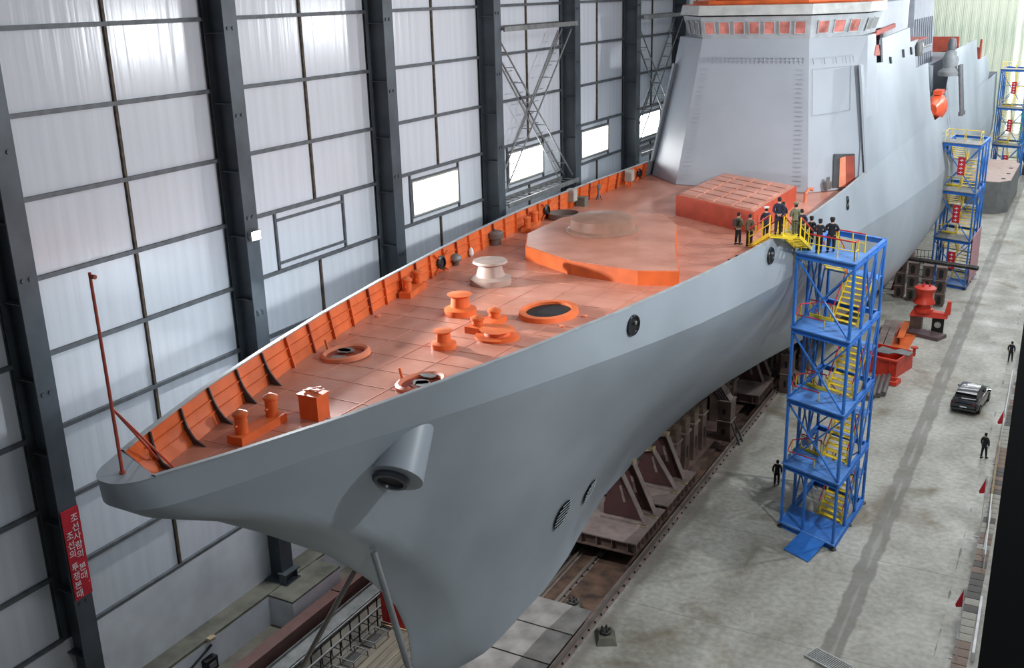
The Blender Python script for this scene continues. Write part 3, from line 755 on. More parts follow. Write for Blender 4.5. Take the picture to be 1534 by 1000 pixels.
# bridge: window band leaning out, visor on top
B0 = ring(74.0, 3.76, 78.2, 6.25, 84, 26.62); B1 = ring(73.72, 3.86, 78.0, 6.68, 84, 28.1); B2 = ring(73.45, 3.98, 77.9, 6.9, 84.5, 28.2); B3 = ring(73.6, 3.95, 78.3, 6.86, 84.5, 28.86)
t = SB(); loft(t, B0, B1); br = t.build('bridge', None, mat('bridge_grey', (.43, .46, .48), .45))
t = MB(); loft(t, B2, B3, True); t.build('visor', br, mat('visor_grey', (.55, .56, .54), .5))
t = MB(); loft(t, [Vector(a) + Vector((0, 0, .02)) for a in B3], [Vector(a) + Vector((0, 0, .04)) for a in B3]); t.build('roof_deck', br, ORNG)
t = MB()
for a, b2 in zip(B3, B3[1:] + B3[:1]):
    a = Vector(a); b2 = Vector(b2); t.bar(a.lerp(Vector((-20.9, 79, a.z)), .12) + Vector((0, 0, .15)), b2.lerp(Vector((-20.9, 79, a.z)), .12) + Vector((0, 0, .15)), .06, .28)
t.build('roof_coaming', br, ORNG)
def winrow(a0, a1, b0, b1, spans, m):
    a0, a1, b0, b1 = map(Vector, (a0, a1, b0, b1))
    n_ = (a1 - a0).cross(b0 - a0).normalized()
    if n_.y > 0.2 or n_.dot(Vector((a0.x + 20.9, a0.y - 79, 0))) < 0: n_ = -n_
    for u0, u1 in spans:
        P = lambda u, v: a0.lerp(a1, u).lerp(b0.lerp(b1, u), v)
        q = MB(); pts = [P(u0, .22), P(u1, .22), P(u1, .78), P(u0, .78)]
        q.extr([x_ + n_ * .06 for x_ in pts], n_ * .03); pn = q.build('bridge_window', br, m)
        q = MB()
        for i in range(4): q.bar(pts[i] + n_ * .09, pts[(i + 1) % 4] + n_ * .09, .07, .05)
        q.build('window_rim', pn, MATS['bridge_grey'])
sp7 = [(.03 + .139 * i, .03 + .139 * i + .095) for i in range(7)]
winrow(B0[0], B0[1], B1[0], B1[1], sp7, REDWIN)
winrow(B0[1], B0[2], B1[1], B1[2], [(.12, .32), (.42, .62), (.72, .9)], REDWIN)
winrow(B0[5], B0[0], B1[5], B1[0], [(.1, .3), (.4, .6), (.7, .9)], mat('grey_pane', (.28, .27, .27), .2))
winrow(B0[2], B0[3], B1[2], B1[3], [(.15, .42), (.5, .8)], mat('grey_pane', (.28, .27, .27), .2))
# drip rails and footrail on the front face, ladder rungs
def fpt(u, v): # front face point
    a = Vector(R0[0]).lerp(Vector(R0[1]), u); b2 = Vector(R1[0]).lerp(Vector(R1[1]), u); return a.lerp(b2, v) + Vector((0, -.06, 0))
t = SB()
for v in (.875, .855): t.bar(fpt(.03, v), fpt(.48, v), .06, .03); t.bar(fpt(.51, v), fpt(.96, v), .06, .03)
for i in range(25): u = .03 + .93 * i / 24; t.bar(fpt(u, .875), fpt(u, .835), .03)
t.build('front_hand_rail', None, HULL2)
for (u, r_) in ((.07, 0), (.93, 1)):
    for i in range(26):
        v = .05 + .78 * i / 26
        t = SB(); a = fpt(u - .025, v); b2 = fpt(u + .025, v); t.bar(a + Vector((0, -.05, 0)), b2 + Vector((0, -.05, 0)), .035); t.bar(a, a + Vector((0, -.07, 0)), .03); t.bar(b2, b2 + Vector((0, -.07, 0)), .03); t.build('ladder_rung', None, HULL2)
def cpt(u, v, off=.05):
    a = Vector(R0[1]).lerp(Vector(R0[2]), u); b2 = Vector(R1[1]).lerp(Vector(R1[2]), u); return a.lerp(b2, v) + Vector((.7, -.7, 0)) * off
t = SB(); t.bar(cpt(.05, .87), cpt(.75, .88), .04)
for u in (.06, .25, .45, .62, .75): t.bar(cpt(u, .87), cpt(u + .02, .83), .03)
t.build('side_hand_rail', None, HULL2)
t = SB()
for a, b2 in (((.06, .5), (.06, .80)), ((.06, .80), (.72, .81)), ((.72, .81), (.72, .52)), ((.72, .52), (.06, .5))): t.bar(cpt(*a, .03), cpt(*b2, .03), .03)
t.build('access_panel_outline', None, mat('outline_grey', (.35, .38, .4), .5))
# doorway recess on the chamfered face
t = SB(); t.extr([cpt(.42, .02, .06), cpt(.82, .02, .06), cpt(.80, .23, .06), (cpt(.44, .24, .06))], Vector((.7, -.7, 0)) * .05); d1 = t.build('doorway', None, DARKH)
t = MB(); t.extr([cpt(.52, .02, .12), cpt(.64, .02, .12), cpt(.63, .22, .12), cpt(.53, .21, .12)], Vector((.7, -.7, 0)) * .06); t.build('door_leaf', d1, ORNG2)
t = MB(); t.extr([cpt(.64, .02, .12), cpt(.80, .02, .12), cpt(.78, .22, .12), cpt(.64, .22, .12)], Vector((.7, -.7, 0)) * .05); t.build('door_leaf', d1, REDP)
t = SB(); t.extr([cpt(.86, .0, .05), cpt(.97, .0, .05), cpt(.9, .3, .05)], Vector((.7, -.7, 0)) * .12); t.build('gusset_fin', None, HULL)
t = SB(); p = cpt(.3, .02, .3); t.tube(p, p + Vector((0, 0, .5)), .25, .3, n=12); t.box(p.x - .1, p.x + .1, p.y - .1, p.y + .1, p.z + .5, p.z + .8); t.build('side_lamp_bracket', None, GREYM)

# side plates with tumblehome
def side_pt(px_, py_, side=1):
    r = ray(px_, py_); nx = Vector((1, 0, .155)).normalized(); q0 = Vector((-20.9 + 8.0, 0, 17.2)); t0 = (q0 - CAM).dot(nx) / r.dot(nx); return CAM + r * t0
def side_plate(name, pix, m=HULL2, thick=.14, label=None):
    pts = [side_pt(*p) for p in pix]
    out = None
    for side in (1, -1):
        P_ = [Vector((-20.9 + side * (p.x + 20.9), p.y, p.z)) for p in pts]
        b = SB(); b.extr(P_, (-side * thick, 0, 0)); o = b.build(name, None, m)
        if label: o['label'] = label
    return pts
gl_ = [(1292.5, 272), (1402, 262), (1404, 235), (1402, 205), (1395, 172), (1392, 127), (1390.5, 94), (1372, 101.5), (1370, 69), (1376, 58.5), (1364, 63), (1363, 41), (1321.6, 57.7), (1323, 93), (1289.5, 97)]
# lower edge follows the gunwale itself
def gpts(y0, y1, n=8): return [Vector((-20.9 + wg(lerp(y0, y1, i / n)), lerp(y0, y1, i / n), zg(lerp(y0, y1, i / n)) - .02)) for i in range(n + 1)]
PLATE = HULL
def poly_plate(name, low, pix, m=PLATE):
    hi = [side_pt(*p) for p in pix]
    for side in (1, -1):
        P_ = [Vector((-20.9 + side * (p.x + 20.9), p.y, p.z)) for p in low + hi]
        b = SB(); b.extr(P_, (-side * .14, 0, 0)); b.build(name, None, m)
yb = side_pt(1402, 205).y
poly_plate('side_plating', gpts(75.0, yb), [(1402, 205), (1395, 172), (1392, 127), (1390.5, 94), (1372, 101.5), (1370, 69), (1376, 58.5), (1364, 63), (1363, 41), (1321.6, 57.7), (1323, 93), (1289.5, 97)])
y2 = side_pt(1416, 188).y
y3 = side_pt(1482, 122).y
poly_plate('side_plating', gpts(y2, y3), [(1481.7, 110), (1480, 82.6), (1464.5, 89.5), (1462.8, 58.5), (1429, 75.7), (1418, 140)])
for (qx, qy) in ((1307, 66), (1323, 77), (1332, 75), (1308, 84)):
    pass
# hooks and dark slots on the side plating
for (a, b2, c, d) in ((1307, 66, 1312, 83),):
    P_ = [side_pt(1306, 67), side_pt(1310, 67), side_pt(1312, 83), side_pt(1304, 83)]
    t = SB(); t.extr([p + Vector((.3, 0, 0)) for p in P_], (-.1, 0, 0)); t.build('side_port', None, REDP)
for (qx, qy, hh_) in ((1332, 90, 10), (1351, 80, 12), (1363, 76, 11)):
    a = side_pt(qx, qy - hh_ / 2) + Vector((.08, 0, 0)); b2 = side_pt(qx + 1, qy + hh_ / 2) + Vector((.08, 0, 0))
    t = SB(); t.bar(a, b2, .22, .1); t.build('side_hook', None, DARKH)
# upper works behind the bridge
def blk(name, pA, pB, yA, yB, zA, zB, w, m):
    b = SB(); b.box(-20.9 - w, -20.9 + w, yA, yB, zA, zB); return b.build(name, None, m)
blk('upper_house', 0, 0, 85.5, 104, 26.6, 28.6, 5.2, HULL2)
o = blk('funnel_house', 0, 0, 97, 112, 25.0, 33.5, 4.4, HULL2)
t = SB(); t.box(-17.6, -16.2, 95.3, 96.9, 25.5, 29.0); t.build('equipment_locker', None, mat('locker_grey', (.2, .24, .26), .5))
ft = SB(); ft.hexa([(-22, 118, 17), (-16.4, 118, 17), (-16.4, 134, 17), (-22, 134, 17), (-21.5, 119, 32), (-17.2, 119, 32), (-17.2, 133, 32), (-21.5, 133, 32)]); fn = ft.build('funnel', None, mat('funnel_grey', (.28, .30, .35), .5))
for row, (z0_, z1_) in enumerate(((19, 22.6), (23.4, 26.4))):
    for i in range(9):
        y_ = 119.5 + 1.55 * i; zc = z0_
        xa = -16.4 - .8 * (z0_ - 17) / 15; xb = -16.4 - .8 * (z1_ - 17) / 15
        t = MB(); t.bar((xa + .1, y_, z0_), (xb + .1, y_, z1_), .5, .1, (1, 0, 0)); t.build('louvre', fn, mat('louvre_grey', (.26, .28, .33), .5))
blk('inner_red_deck', 0, 0, 85, 112, 24.9, 25.0, 6.4, REDP)
t = SB(); p = side_pt(1335, 48); q = side_pt(1362, 36); t.bar(p + Vector((-1.2, 0, -.1)), q + Vector((-1.2, 0, -.1)), .2, .35)
t.build('red_primer_coaming', None, mat('coaming_red2', (.38, .05, .03), .5))
# recess between the two blocks: lower grey house, gun mount, boat
t = SB(); t.box(-20.9 - 7.2, -20.9 + 6.9, 112, 124, 10.5, 13.5); t.build('recess_deck', None, REDP)
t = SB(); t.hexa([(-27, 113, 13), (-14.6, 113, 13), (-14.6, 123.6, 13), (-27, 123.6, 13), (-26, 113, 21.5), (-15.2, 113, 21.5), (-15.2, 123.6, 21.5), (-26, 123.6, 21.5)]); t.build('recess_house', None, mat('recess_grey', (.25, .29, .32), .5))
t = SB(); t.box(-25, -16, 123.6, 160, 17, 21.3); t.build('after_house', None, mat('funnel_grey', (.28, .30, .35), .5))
t = SB(); zA = AT(1420, 78, y=140).z; zB = AT(1420, 55, y=140).z; t.box(-27.2, -14.6, 140, 141, zA, zB); t.box(-27.4, -27.1, 124, 139.9, zA, zB); t.build('red_inner_bulwark', None, REDP)
t = SB(); t.box(-25.5, -15.0, 176, 176.6, 16.5, 19.6); t.build('stern_red_bulkhead', None, REDP)
# boat in the recess
bt = thing('lifeboat', 'bright orange lifeboat tucked in the hull recess between the side plates', 'boat', AT(1403, 160, y=115.5))
rows = []
for i in range(9):
    f = i / 8; yy = lerp(-3.2, 3.2, f); s_ = math.sin(PI * max(.06, min(.94, f))) ** .5
    rows.append([(s_ * 1.0 * math.cos(a), yy, s_ * 1.35 * math.sin(a)) for a in [2 * PI * j / 16 for j in range(16)]])
b = MB(); b.grid(rows, True); b.add(rows[0], [tuple(range(16))]); b.add(rows[-1], [tuple(range(16))]); b.build('boat_hull', bt, mat('boat_orange', (.8, .10, .03), .35), True)
for s_ in (-1.5, .2, 1.8):
    b = MB(); b.grid([[(1.03 * math.cos(2 * PI * j / 20), s_ + d_, 1.39 * math.sin(2 * PI * j / 20)) for j in range(20)] for d_ in (-.06, .06)], True); b.build('strap', bt, REDP)
b = MB(); b.box(-.3, .5, -1.2, 1.2, 1.3, 1.7); b.build('canopy_hatch', bt, mat('boat_orange', (.8, .10, .03), .35))
t = SB(); t.bar((-13.7, 116, 7.2), (-13.5, 116, 12.2), .5, .4); t.build('recess_post', None, ORNG)
# weapon mount on the recess house
gmn = thing('weapon_mount', 'dark grey indistinct mount with twin barrels atop the recess', 'weapon mount', AT(1418, 150, y=119))
b = MB(); b.lathe([(1.1, 2.5), (1.15, 2.9), (.7, 3.3), (.8, 4.2), (.55, 4.9), (.2, 5.2)], n=18); b.build('turret', gmn, mat('mount_grey', (.22, .24, .25), .5), True)
for s_ in (-.8, .9): b = MB(); b.tube((1.0, s_ * .6, 3.6), (1.6, s_ * .9, -1.2), .2, .15, n=10); b.lathe([(.26, 0), (.26, .4)], (1.6, s_ * .9, -1.5), n=10); b.build('barrel', gmn, mat('mount_dark', (.12, .13, .14), .5), True)
b = MB(); b.lathe([(.4, 5.1), (.45, 5.6), (.3, 6.2), (.05, 6.3)], n=12); b.build('sensor', gmn, mat('mount_dark', (.12, .13, .14), .5), True)
t = SB(); p = side_pt(1374, 72) + Vector((.2, 0, 0)); t.lathe([(.3, -.7), (.42, .1), (.3, .5), (.1, .55)], p, 14); t.tube(p, p + Vector((.4, 3.6, .1)), .14, .1, n=10); t.build('side_gun', None, GREYM, True)
for (qx, qy) in ((1468, 82),): 
    p = side_pt(qx, qy); t = SB(); t.box(p.x - .8, p.x + .1, p.y - 1, p.y + 1, p.z - .5, p.z + 1.0); t.tube(p, p + Vector((0, 0, 2)), .15, n=6); t.build('stern_fitting', None, REDP)

# props under the bow
for (a, b2, nm, lab) in (((558, 822), (613, 1003), 'bow_prop', 'pale steel pole leaning against the stem on the near side'), ((527, 842), (450, 1003), 'bow_prop', 'thin dark steel pole under the bow on the far side')):
    if nm and a[0] > 550: P1, n1 = on_hull(a[0], a[1]); P1 = P1 + n1 * .12; P2 = AT(*b2, x=P1.x + 1.3)
    else: P1 = Vector((-21.4, stem(10.2) + .3, 10.2)); P2 = AT(*b2, x=-23.5)
    P2 = P1 + (P2 - P1) * ((P1.z - .02) / (P1.z - P2.z))
    t = thing(nm, lab, 'prop', P2, group='steel poles propping the bow'); d = P1 - P2
    b = MB(); b.tube((0, 0, 0), d, .12 if a[0] > 550 else .10, n=10); b.build('pole', t, mat('galvanised', (.35, .37, .38), .35, .5) if a[0] > 550 else mat('pole_dark', (.16, .14, .12), .5), True)
    b = MB(); b.lathe([(.3, 0), (.3, .06)], n=12); b.build('foot_plate', t, GREYM)

# ================================================================ GROUND ITEMS
# ---- access towers
def tower(P0, A, B_, levels, label, detail=True, sign=False, pale=False, grp='blue access towers beside the hull'):
    t = thing('access_tower', label, 'tower', P0, group=grp)
    A = Vector((*A, 0)); B_ = Vector((*B_, 0))
    F = lambda u, v, z: A * u + B_ * v + Vector((0, 0, z))
    VM = .36
    n = len(levels) - 1
    for (u, v) in ((0, 0), (1, 0), (0, VM), (1, VM), (1, .7), (0, .7), (0, 1), (1, 1)):
        b = MB(); b.bar(F(u, v, levels[0]), F(u, v, levels[-1]), .13, .13, A); b.build('post', t, BLUE)
    b = MB(); b.bar(F(.42, 0, levels[0]), F(.42, 0, levels[1]), .14, .14, A); b.build('post', t, BLUE)
    dk = BLUE2 if not pale else GREYM
    for i, z in enumerate(levels):
        h = .30
        for a, c in (((0, 0), (1, 0)), ((1, 0), (1, 1)), ((1, 1), (0, 1)), ((0, 1), (0, 0))):
            b = MB(); b.ibeam(F(*a, z - h / 2), F(*c, z - h / 2), .22, h, .06); b.build('ring_beam', t, BLUE)
        b = MB(); b.hexa([F(-.04, -.03, z), F(1.04, -.03, z), F(1.04, VM, z), F(-.04, VM, z), F(-.04, -.03, z + .07), F(1.04, -.03, z + .07), F(1.04, VM, z + .07), F(-.04, VM, z + .07)]); b.build('platform', t, dk)
    for i in range(n):
        z0, z1 = levels[i] + .05, levels[i + 1]; zm = (z0 + z1) / 2
        b = MB(); b.hexa([F(0, .82, zm - .08), F(1, .82, zm - .08), F(1, 1, zm - .08), F(0, 1, zm - .08), F(0, .82, zm), F(1, .82, zm), F(1, 1, zm), F(0, 1, zm)]); b.build('landing', t, dk)
        for (ua, ub_2, va, vb, za, zb) in ((.50, .94, VM, .82, z0, zm), (.07, .45, .82, VM, zm, z1)):
            fl_ = MB()
            for u in (ua, ub_2): fl_.bar(F(u, va, za + .02), F(u, vb, zb - .02), .05, .22)
            fo = fl_.build('stair_flight', t, YEL)
            nt = 9
            tm = None
            for q in range(nt):
                f = (q + .7) / nt; vv = lerp(va, vb, f); zz = lerp(za, zb, f)
                if tm is None:
                    r = MB(); o0 = F((ua + ub_2) / 2, 0, 0); W_ = A * ((ub_2 - ua) / 2); D_ = B_.normalized() * .16
                    r.hexa([-W_ - D_ - Vector((0, 0, .03)), W_ - D_ - Vector((0, 0, .03)), W_ + D_ - Vector((0, 0, .03)), -W_ + D_ - Vector((0, 0, .03)), -W_ - D_, W_ - D_, W_ + D_, -W_ + D_]); r.use(YEL); r.m = [0] * len(r.f); tm = r.mesh('tread')
                link('tread', tm, fo, F((ua + ub_2) / 2, vv, zz))
            for u in (ua, ub_2):
                r = MB(); r.tube(F(u, va, za + .95), F(u, vb, zb + .95), .035, n=6); r.build('handrail', fo, RED if not pale else YEL)
                for f in (0.02, .5, .98): r = MB(); r.tube(F(u, lerp(va, vb, f), lerp(za, zb, f)), F(u, lerp(va, vb, f), lerp(za, zb, f) + .95), .03, n=6); r.build('handrail_post', fo, YEL)
        # diagonals
        if i > 0 or pale:
            for a, c in (((0, z0), (1, z1 - .3)), ((0, z1 - .3), (1, z0))):
                b = MB(); b.bar(F(a[0], 0, a[1]), F(c[0], 0, c[1]), .08, .08); b.build('brace', t, BLUE)
        for u in (0, 1):
            for v0, v1 in ((VM, .7), (.7, 1)):
                b = MB(); b.bar(F(u, v0, z0), F(u, v1, z1 - .3), .08, .08); b.build('brace', t, BLUE)
            if detail: b = MB(); b.bar(F(u, .7, z0), F(u, VM, z1 - .3), .08, .08); b.build('brace', t, BLUE)
        b = MB(); b.bar(F(0, 1, z0), F(1, 1, z1 - .3), .08); b.build('brace', t, BLUE)
        # railing between platform and the open well: yellow posts, red top rail
        if i > 0:
            zz = z0 + .02
            r = MB(); r.tube(F(.0, .06, zz + .55), F(.02, .16, zz + 1.0), .035, n=6); r.tube(F(.02, .16, zz + 1.0), F(.25, VM - .02, zz + .95), .035, n=6); r.tube(F(0.02, .06, zz + .55), F(.5, .1, zz + .5), .035, n=6); r.tube(F(.47, VM, zz + .95), F(.07, VM, zz + .95), .035, n=6)
            ro = r.build('guard_rail', t, RED if not pale else YEL)
            for (u, v, hh) in ((.0, .06, .55), (.02, .16, 1.0), (.07, VM, .95), (.25, VM, .95), (.5, VM, .95), (.5, .1, .5)):
                r = MB(); r.tube(F(u, v, zz), F(u, v, zz + hh), .03, n=6); r.build('rail_post', ro, YEL)
            r = MB(); r.hexa([F(.07, VM - .01, zz), F(.5, VM - .01, zz), F(.5, VM, zz), F(.07, VM, zz), F(.07, VM - .01, zz + .18), F(.5, VM - .01, zz + .18), F(.5, VM, zz + .18), F(.07, VM, zz + .18)]); r.build('toe_board', t, YEL)
        if sign:
            s_ = MB(); p = F(.45, -.03, zm + .2); s_.hexa([p + Vector(q) for q in ((0, 0, -.9), (.7, -.25, -.9), (.7, -.2, -.9), (0, .05, -.9), (0, 0, .9), (.7, -.25, .9), (.7, -.2, .9), (0, .05, .9))]); so = s_.build('warning_sign', t, SIGNR); so['label'] = 'small red vertical sign with white marks'
            for q in range(4): r = MB(); c = p + Vector((.35, -.16, .6 - .4 * q)); r.box(c.x - .18, c.x + .18, c.y - .02, c.y + .0, c.z - .05, c.z + .02); r.box(c.x - .03, c.x + .03, c.y - .02, c.y, c.z - .14, c.z + .12); r.build('sign_mark', so, TXT)
    for (u, v) in ((0, 0), (1, 0), (1, .5), (1, 1), (0, 1)):
        b = MB(); b.lathe([(.22, -levels[0] + .0), (.22, -levels[0] + .08), (.06, -.2), (.06, 0)], F(u, v, levels[0] - .02), 12); b.build('foot', t, DKM)
    b = MB()
    for (u0, u1) in ((0, 1),):
        b.hexa([F(0, 0, levels[0] - .0), F(1, 0, levels[0]), F(1, VM, levels[0]), F(0, VM, levels[0]), F(0, 0, levels[0] + .08), F(1, 0, levels[0] + .08), F(1, VM, levels[0] + .08), F(0, VM, levels[0] + .08)])
    b.build('base_plate', t, BLUE)
    return t, F
LV = [.32, 4.06, 8.1, 12.25, 16.45]
T1, F1 = tower((-12.65, 54.85, 0), (3.25, -1.4), (.42, 6.4), LV, 'nearest bright blue access tower with yellow stairs, people standing on its top platform')
# ramp
b = MB(); b.hexa([F1(.42, -.02, .33), F1(.88, -.02, .33), F1(.78, -.36, .02), F1(.30, -.34, .02), F1(.42, -.02, .38), F1(.88, -.02, .38), F1(.78, -.36, .07), F1(.30, -.34, .07)]); b.build('ramp', T1, BLUE)
# top platform railing: red rail on yellow posts, blue frame behind
zt_ = LV[-1] + .07
def rail(t, F, pts, h=1.0, name='top_rail', red=RED):
    r = MB()
    for a, c in zip(pts, pts[1:]): r.tube(F(*a[:2], a[2] + h), F(*c[:2], c[2] + h), .04, n=6)
    ro = r.build(name, t, red)
    r = MB()
    for a, c in zip(pts, pts[1:]): r.tube(F(*a[:2], a[2] + h * .5), F(*c[:2], c[2] + h * .5), .028, n=6)
    r.build('mid_rail', ro, YEL)
    for a in pts: r = MB(); r.tube(F(*a[:2], a[2]), F(*a[:2], a[2] + h), .035, n=6); r.build('rail_post', ro, YEL)
    return ro
rail(T1, F1, [(.04, .03, zt_), (.35, .03, zt_), (.68, .03, zt_), (.97, .03, zt_)])
rail(T1, F1, [(.97, .03, zt_), (.97, .13, zt_)])
rail(T1, F1, [(.5, .35, zt_), (.75, .35, zt_), (.97, .35, zt_)])
LV2 = [.3, 5.0, 9.9, 14.7]
P2 = AT(1393, 424, z=0)
T2, F2 = tower((P2.x, P2.y, 0), (3.45, -1.3), (.3, 6.8), LV2, 'second blue access tower with small red signs, behind the stacked brown blocks', True, True, True)
rail(T2, F2, [(0, 0.05, 14.77), (0, .35, 14.77), (.5, .35, 14.77), (.97, .35, 14.77), (.97, .1, 14.77)], 1.0, 'top_rail', YEL)
bn = MB(); bn.hexa([F2(1.06, .1, .5), F2(1.06, .95, .5), F2(1.08, .95, .5), F2(1.08, .1, .5), F2(1.06, .1, 5.4), F2(1.06, .95, 5.4), F2(1.08, .95, 5.4), F2(1.08, .1, 5.4)])
o = bn.build('side_banner', T2, mat('faded_pink', (.62, .33, .36), .6)); o['label'] = 'faded pink-red hanging banner'
P3 = AT(1481, 268, z=0)
T3, F3 = tower((P3.x, P3.y, 0), (3.9, -1.4), (.3, 6.8), [.3, 5.5, 11.2, 17.0], 'furthest blue access tower near the far end of the hull', False, True, True)
rail(T3, F3, [(0, 0.05, 17.07), (.5, .35, 17.07), (.97, .35, 17.07), (.97, .1, 17.07)], 1.0, 'top_rail', YEL)
# gangway over the near gunwale
APX = AT(1177, 352, z=18.0)
gs = AT(1133, 369, z=dz_(55)); ge = F1(.03, .12, zt_) + T1.location
g = thing('gangway', 'yellow stepped gangway with red handrail crossing from the blue tower onto the deck', 'gangway', APX)
def gflight(a, c, nm):
    a = Vector(a) - APX; c = Vector(c) - APX; d = Vector((c - a)); hd = Vector((d.x, d.y, 0)).normalized(); sd = Vector((-hd.y, hd.x, 0)) * .42
    b = MB(); b.bar(a + sd, c + sd, .06, .2); b.bar(a - sd, c - sd, .06, .2); fo = b.build(nm, g, YEL)
    n = 7
    for i in range(n):
        p = a.lerp(c, (i + .5) / n); q = MB(); e = hd * .13
        q.hexa([p - sd - e, p + sd - e, p + sd + e, p - sd + e, p - sd - e + Vector((0, 0, .04)), p + sd - e + Vector((0, 0, .04)), p + sd + e + Vector((0, 0, .04)), p - sd + e + Vector((0, 0, .04))]); q.build('tread', fo, YEL)
    for s_ in (1, -1):
        q = MB(); q.tube(a + sd * s_ + Vector((0, 0, 1)), c + sd * s_ + Vector((0, 0, 1)), .045, n=6); q.build('handrail', fo, RED)
        q = MB(); q.tube(a + sd * s_ + Vector((0, 0, .55)), c + sd * s_ + Vector((0, 0, .55)), .03, n=6); q.build('mid_rail', fo, YEL)
        for f in (0, .33, .66, 1): q = MB(); p = a.lerp(c, f) + sd * s_; q.tube(p, p + Vector((0, 0, 1)), .035, n=6); q.build('rail_post', fo, YEL)
    return hd, sd
pA = APX + Vector((-.45, .1, 0)); pB = APX + Vector((.35, -.2, 0))
gflight(gs, pA, 'deck_flight'); gflight(ge, pB, 'tower_flight')
b = MB(); b.box(-.65, .5, -.6, .5, -.06, 0); b.build('top_step', g, YEL)

# ---- people
def skinmesh(name, V_, E_, R_, m, sub=1, root=0):
    me = bpy.data.meshes.new(name); me.from_pydata([tuple(v) for v in V_], E_, []); o = bpy.data.objects.new(name, me); C.objects.link(o)
    md = o.modifiers.new('s', 'SKIN'); md.use_smooth_shade = True; md.branch_smoothing = .3
    for i, r in enumerate(R_): sv = me.skin_vertices[0].data[i]; sv.radius = r if isinstance(r, tuple) else (r, r); sv.use_root = (i == root)
    if sub: s_ = o.modifiers.new('d', 'SUBSURF'); s_.levels = sub; s_.render_levels = sub
    dg = bpy.context.evaluated_depsgraph_get(); out = bpy.data.meshes.new_from_object(o.evaluated_get(dg)); bpy.data.objects.remove(o); out.name = name
    out.materials.clear(); out.materials.append(m); return out
SKIN = mat('skin', (.55, .34, .25), .55, 0, .08)
def arm_pts(pose, s):     # shoulder, elbow, wrist, palm end ; facing +y
    sh_ = Vector((.19 * s, 0, 1.43))
    if pose == 'side': return [sh_, Vector((.26 * s, -.02, 1.14)), Vector((.25 * s, .06, .89)), Vector((.245 * s, .09, .80))]
    if pose == 'back': return [sh_, Vector((.27 * s, -.10, 1.17)), Vector((.08 * s, -.19, 1.0)), Vector((-.01 * s, -.20, .96))]
    if pose == 'front': return [sh_, Vector((.27 * s, .02, 1.15)), Vector((.12 * s, .24, 1.10)), Vector((.04 * s, .27, 1.12))]
def make_body(pose, step):
    V_ = []; E_ = []; R_ = []
    def add(p, r, par=None):
        V_.append(Vector(p)); R_.append(r); i = len(V_) - 1
        if par is not None: E_.append((par, i))
        return i
    pel = add((0, 0, .95), (.15, .11)); sp_ = add((0, 0, 1.12), (.13, .10), pel); ch = add((0, 0, 1.34), (.16, .115), sp_); nk = add((0, -.005, 1.49), .058, ch)
    hd = add((0, .012, 1.57), .075, nk); h2 = add((0, .012, 1.66), (.082, .095), hd); add((0, .0, 1.73), (.06, .07), h2)
    no = add((0, .105, 1.62), .014, h2)
    for s in (-1, 1):
        e_ = add((.085 * s, -.005, 1.63), (.012, .02), h2)
        a = arm_pts(pose, s); i0 = add(a[0], .068, ch); i1 = add(a[1], .05, i0); i2 = add(a[2], .032, i1); i3 = add(a[3], (.04, .026), i2)
        d = (a[3] - a[2]).normalized(); lat = Vector((0, 1, 0)) if pose == 'side' else Vector((0, 0, 1)); inw = Vector((-s, 0, 0)) if pose == 'side' else Vector((0, -1 if pose == 'front' else 1, 0))
        for q in range(4):
            off = lat * (.030 - .02 * q); L_ = (.062, .072, .068, .052)[q]
            k = add(a[3] + d * .02 + off, .010, i3); k2 = add(a[3] + d * (.02 + L_ * .55) + off + inw * .006, .009, k); add(a[3] + d * (.02 + L_) + off + inw * .022, .0075, k2)
        th = add(a[2].lerp(a[3], .45) + lat * .04 + inw * .01, .011, i3); add(a[3] + lat * .058 + inw * .02 + d * .01, .009, th)
        f = step * s
        j0 = add((.095 * s, 0, .88), (.09, .095), pel); j1 = add((.10 * s, f * .5 + .015, .50), .062, j0); j2 = add((.105 * s, f, .10), .042, j1); j3 = add((.11 * s, f + .12, .045), (.042, .035), j2)
    return skinmesh('body', V_, E_, R_, SKIN)
def make_coat(pose, length):
    V_ = []; E_ = []; R_ = []
    def add(p, r, par=None):
        V_.append(Vector(p)); R_.append(r); i = len(V_) - 1
        if par is not None: E_.append((par, i))
        return i
    a0 = add((0, 0, 1.22), (.17, .135)); c = add((0, 0, 1.40), (.18, .13), a0); add((0, 0, 1.50), (.085, .075), c)
    b_ = add((0, 0, 1.0), (.175, .14), a0); add((0, 0, length), (.20, .155), b_)
    for s in (-1, 1):
        a = arm_pts(pose, s); i0 = add(a[0] + Vector((0.01 * s, 0, 0)), .088, c); i1 = add(a[1], .07, i0); add(a[1].lerp(a[2], .93), .055, i1)
    return skinmesh('coat', V_, E_, R_, BLACK)
def make_trousers(step):
    V_ = [Vector((0, 0, .96))]; E_ = []; R_ = [(.155, .125)]
    for s in (-1, 1):
        f = step * s; k = len(V_)
        V_ += [Vector((.10 * s, 0, .82)), Vector((.105 * s, f * .5 + .01, .5)), Vector((.11 * s, f, .09))]; R_ += [.105, .082, .066]; E_ += [(0, k), (k, k + 1), (k + 1, k + 2)]
    return skinmesh('trousers', V_, E_, R_, BLACK)
sho = MB(); sho.use(BLACK)
sho.grid([[(.05 * math.sin(a) * w_, yy, max(0, hh * (.5 + .5 * math.cos(a)))) for a in [2 * PI * i / 12 for i in range(12)]] for yy, w_, hh in ((-.10, .6, .08), (-.08, .95, .11), (.02, 1, .11), (.1, 1, .075), (.17, .8, .05), (.19, .4, .03))], True)
shoe_me = sho.mesh('shoe', True)
hr = MB(); hr.use(BLACK)
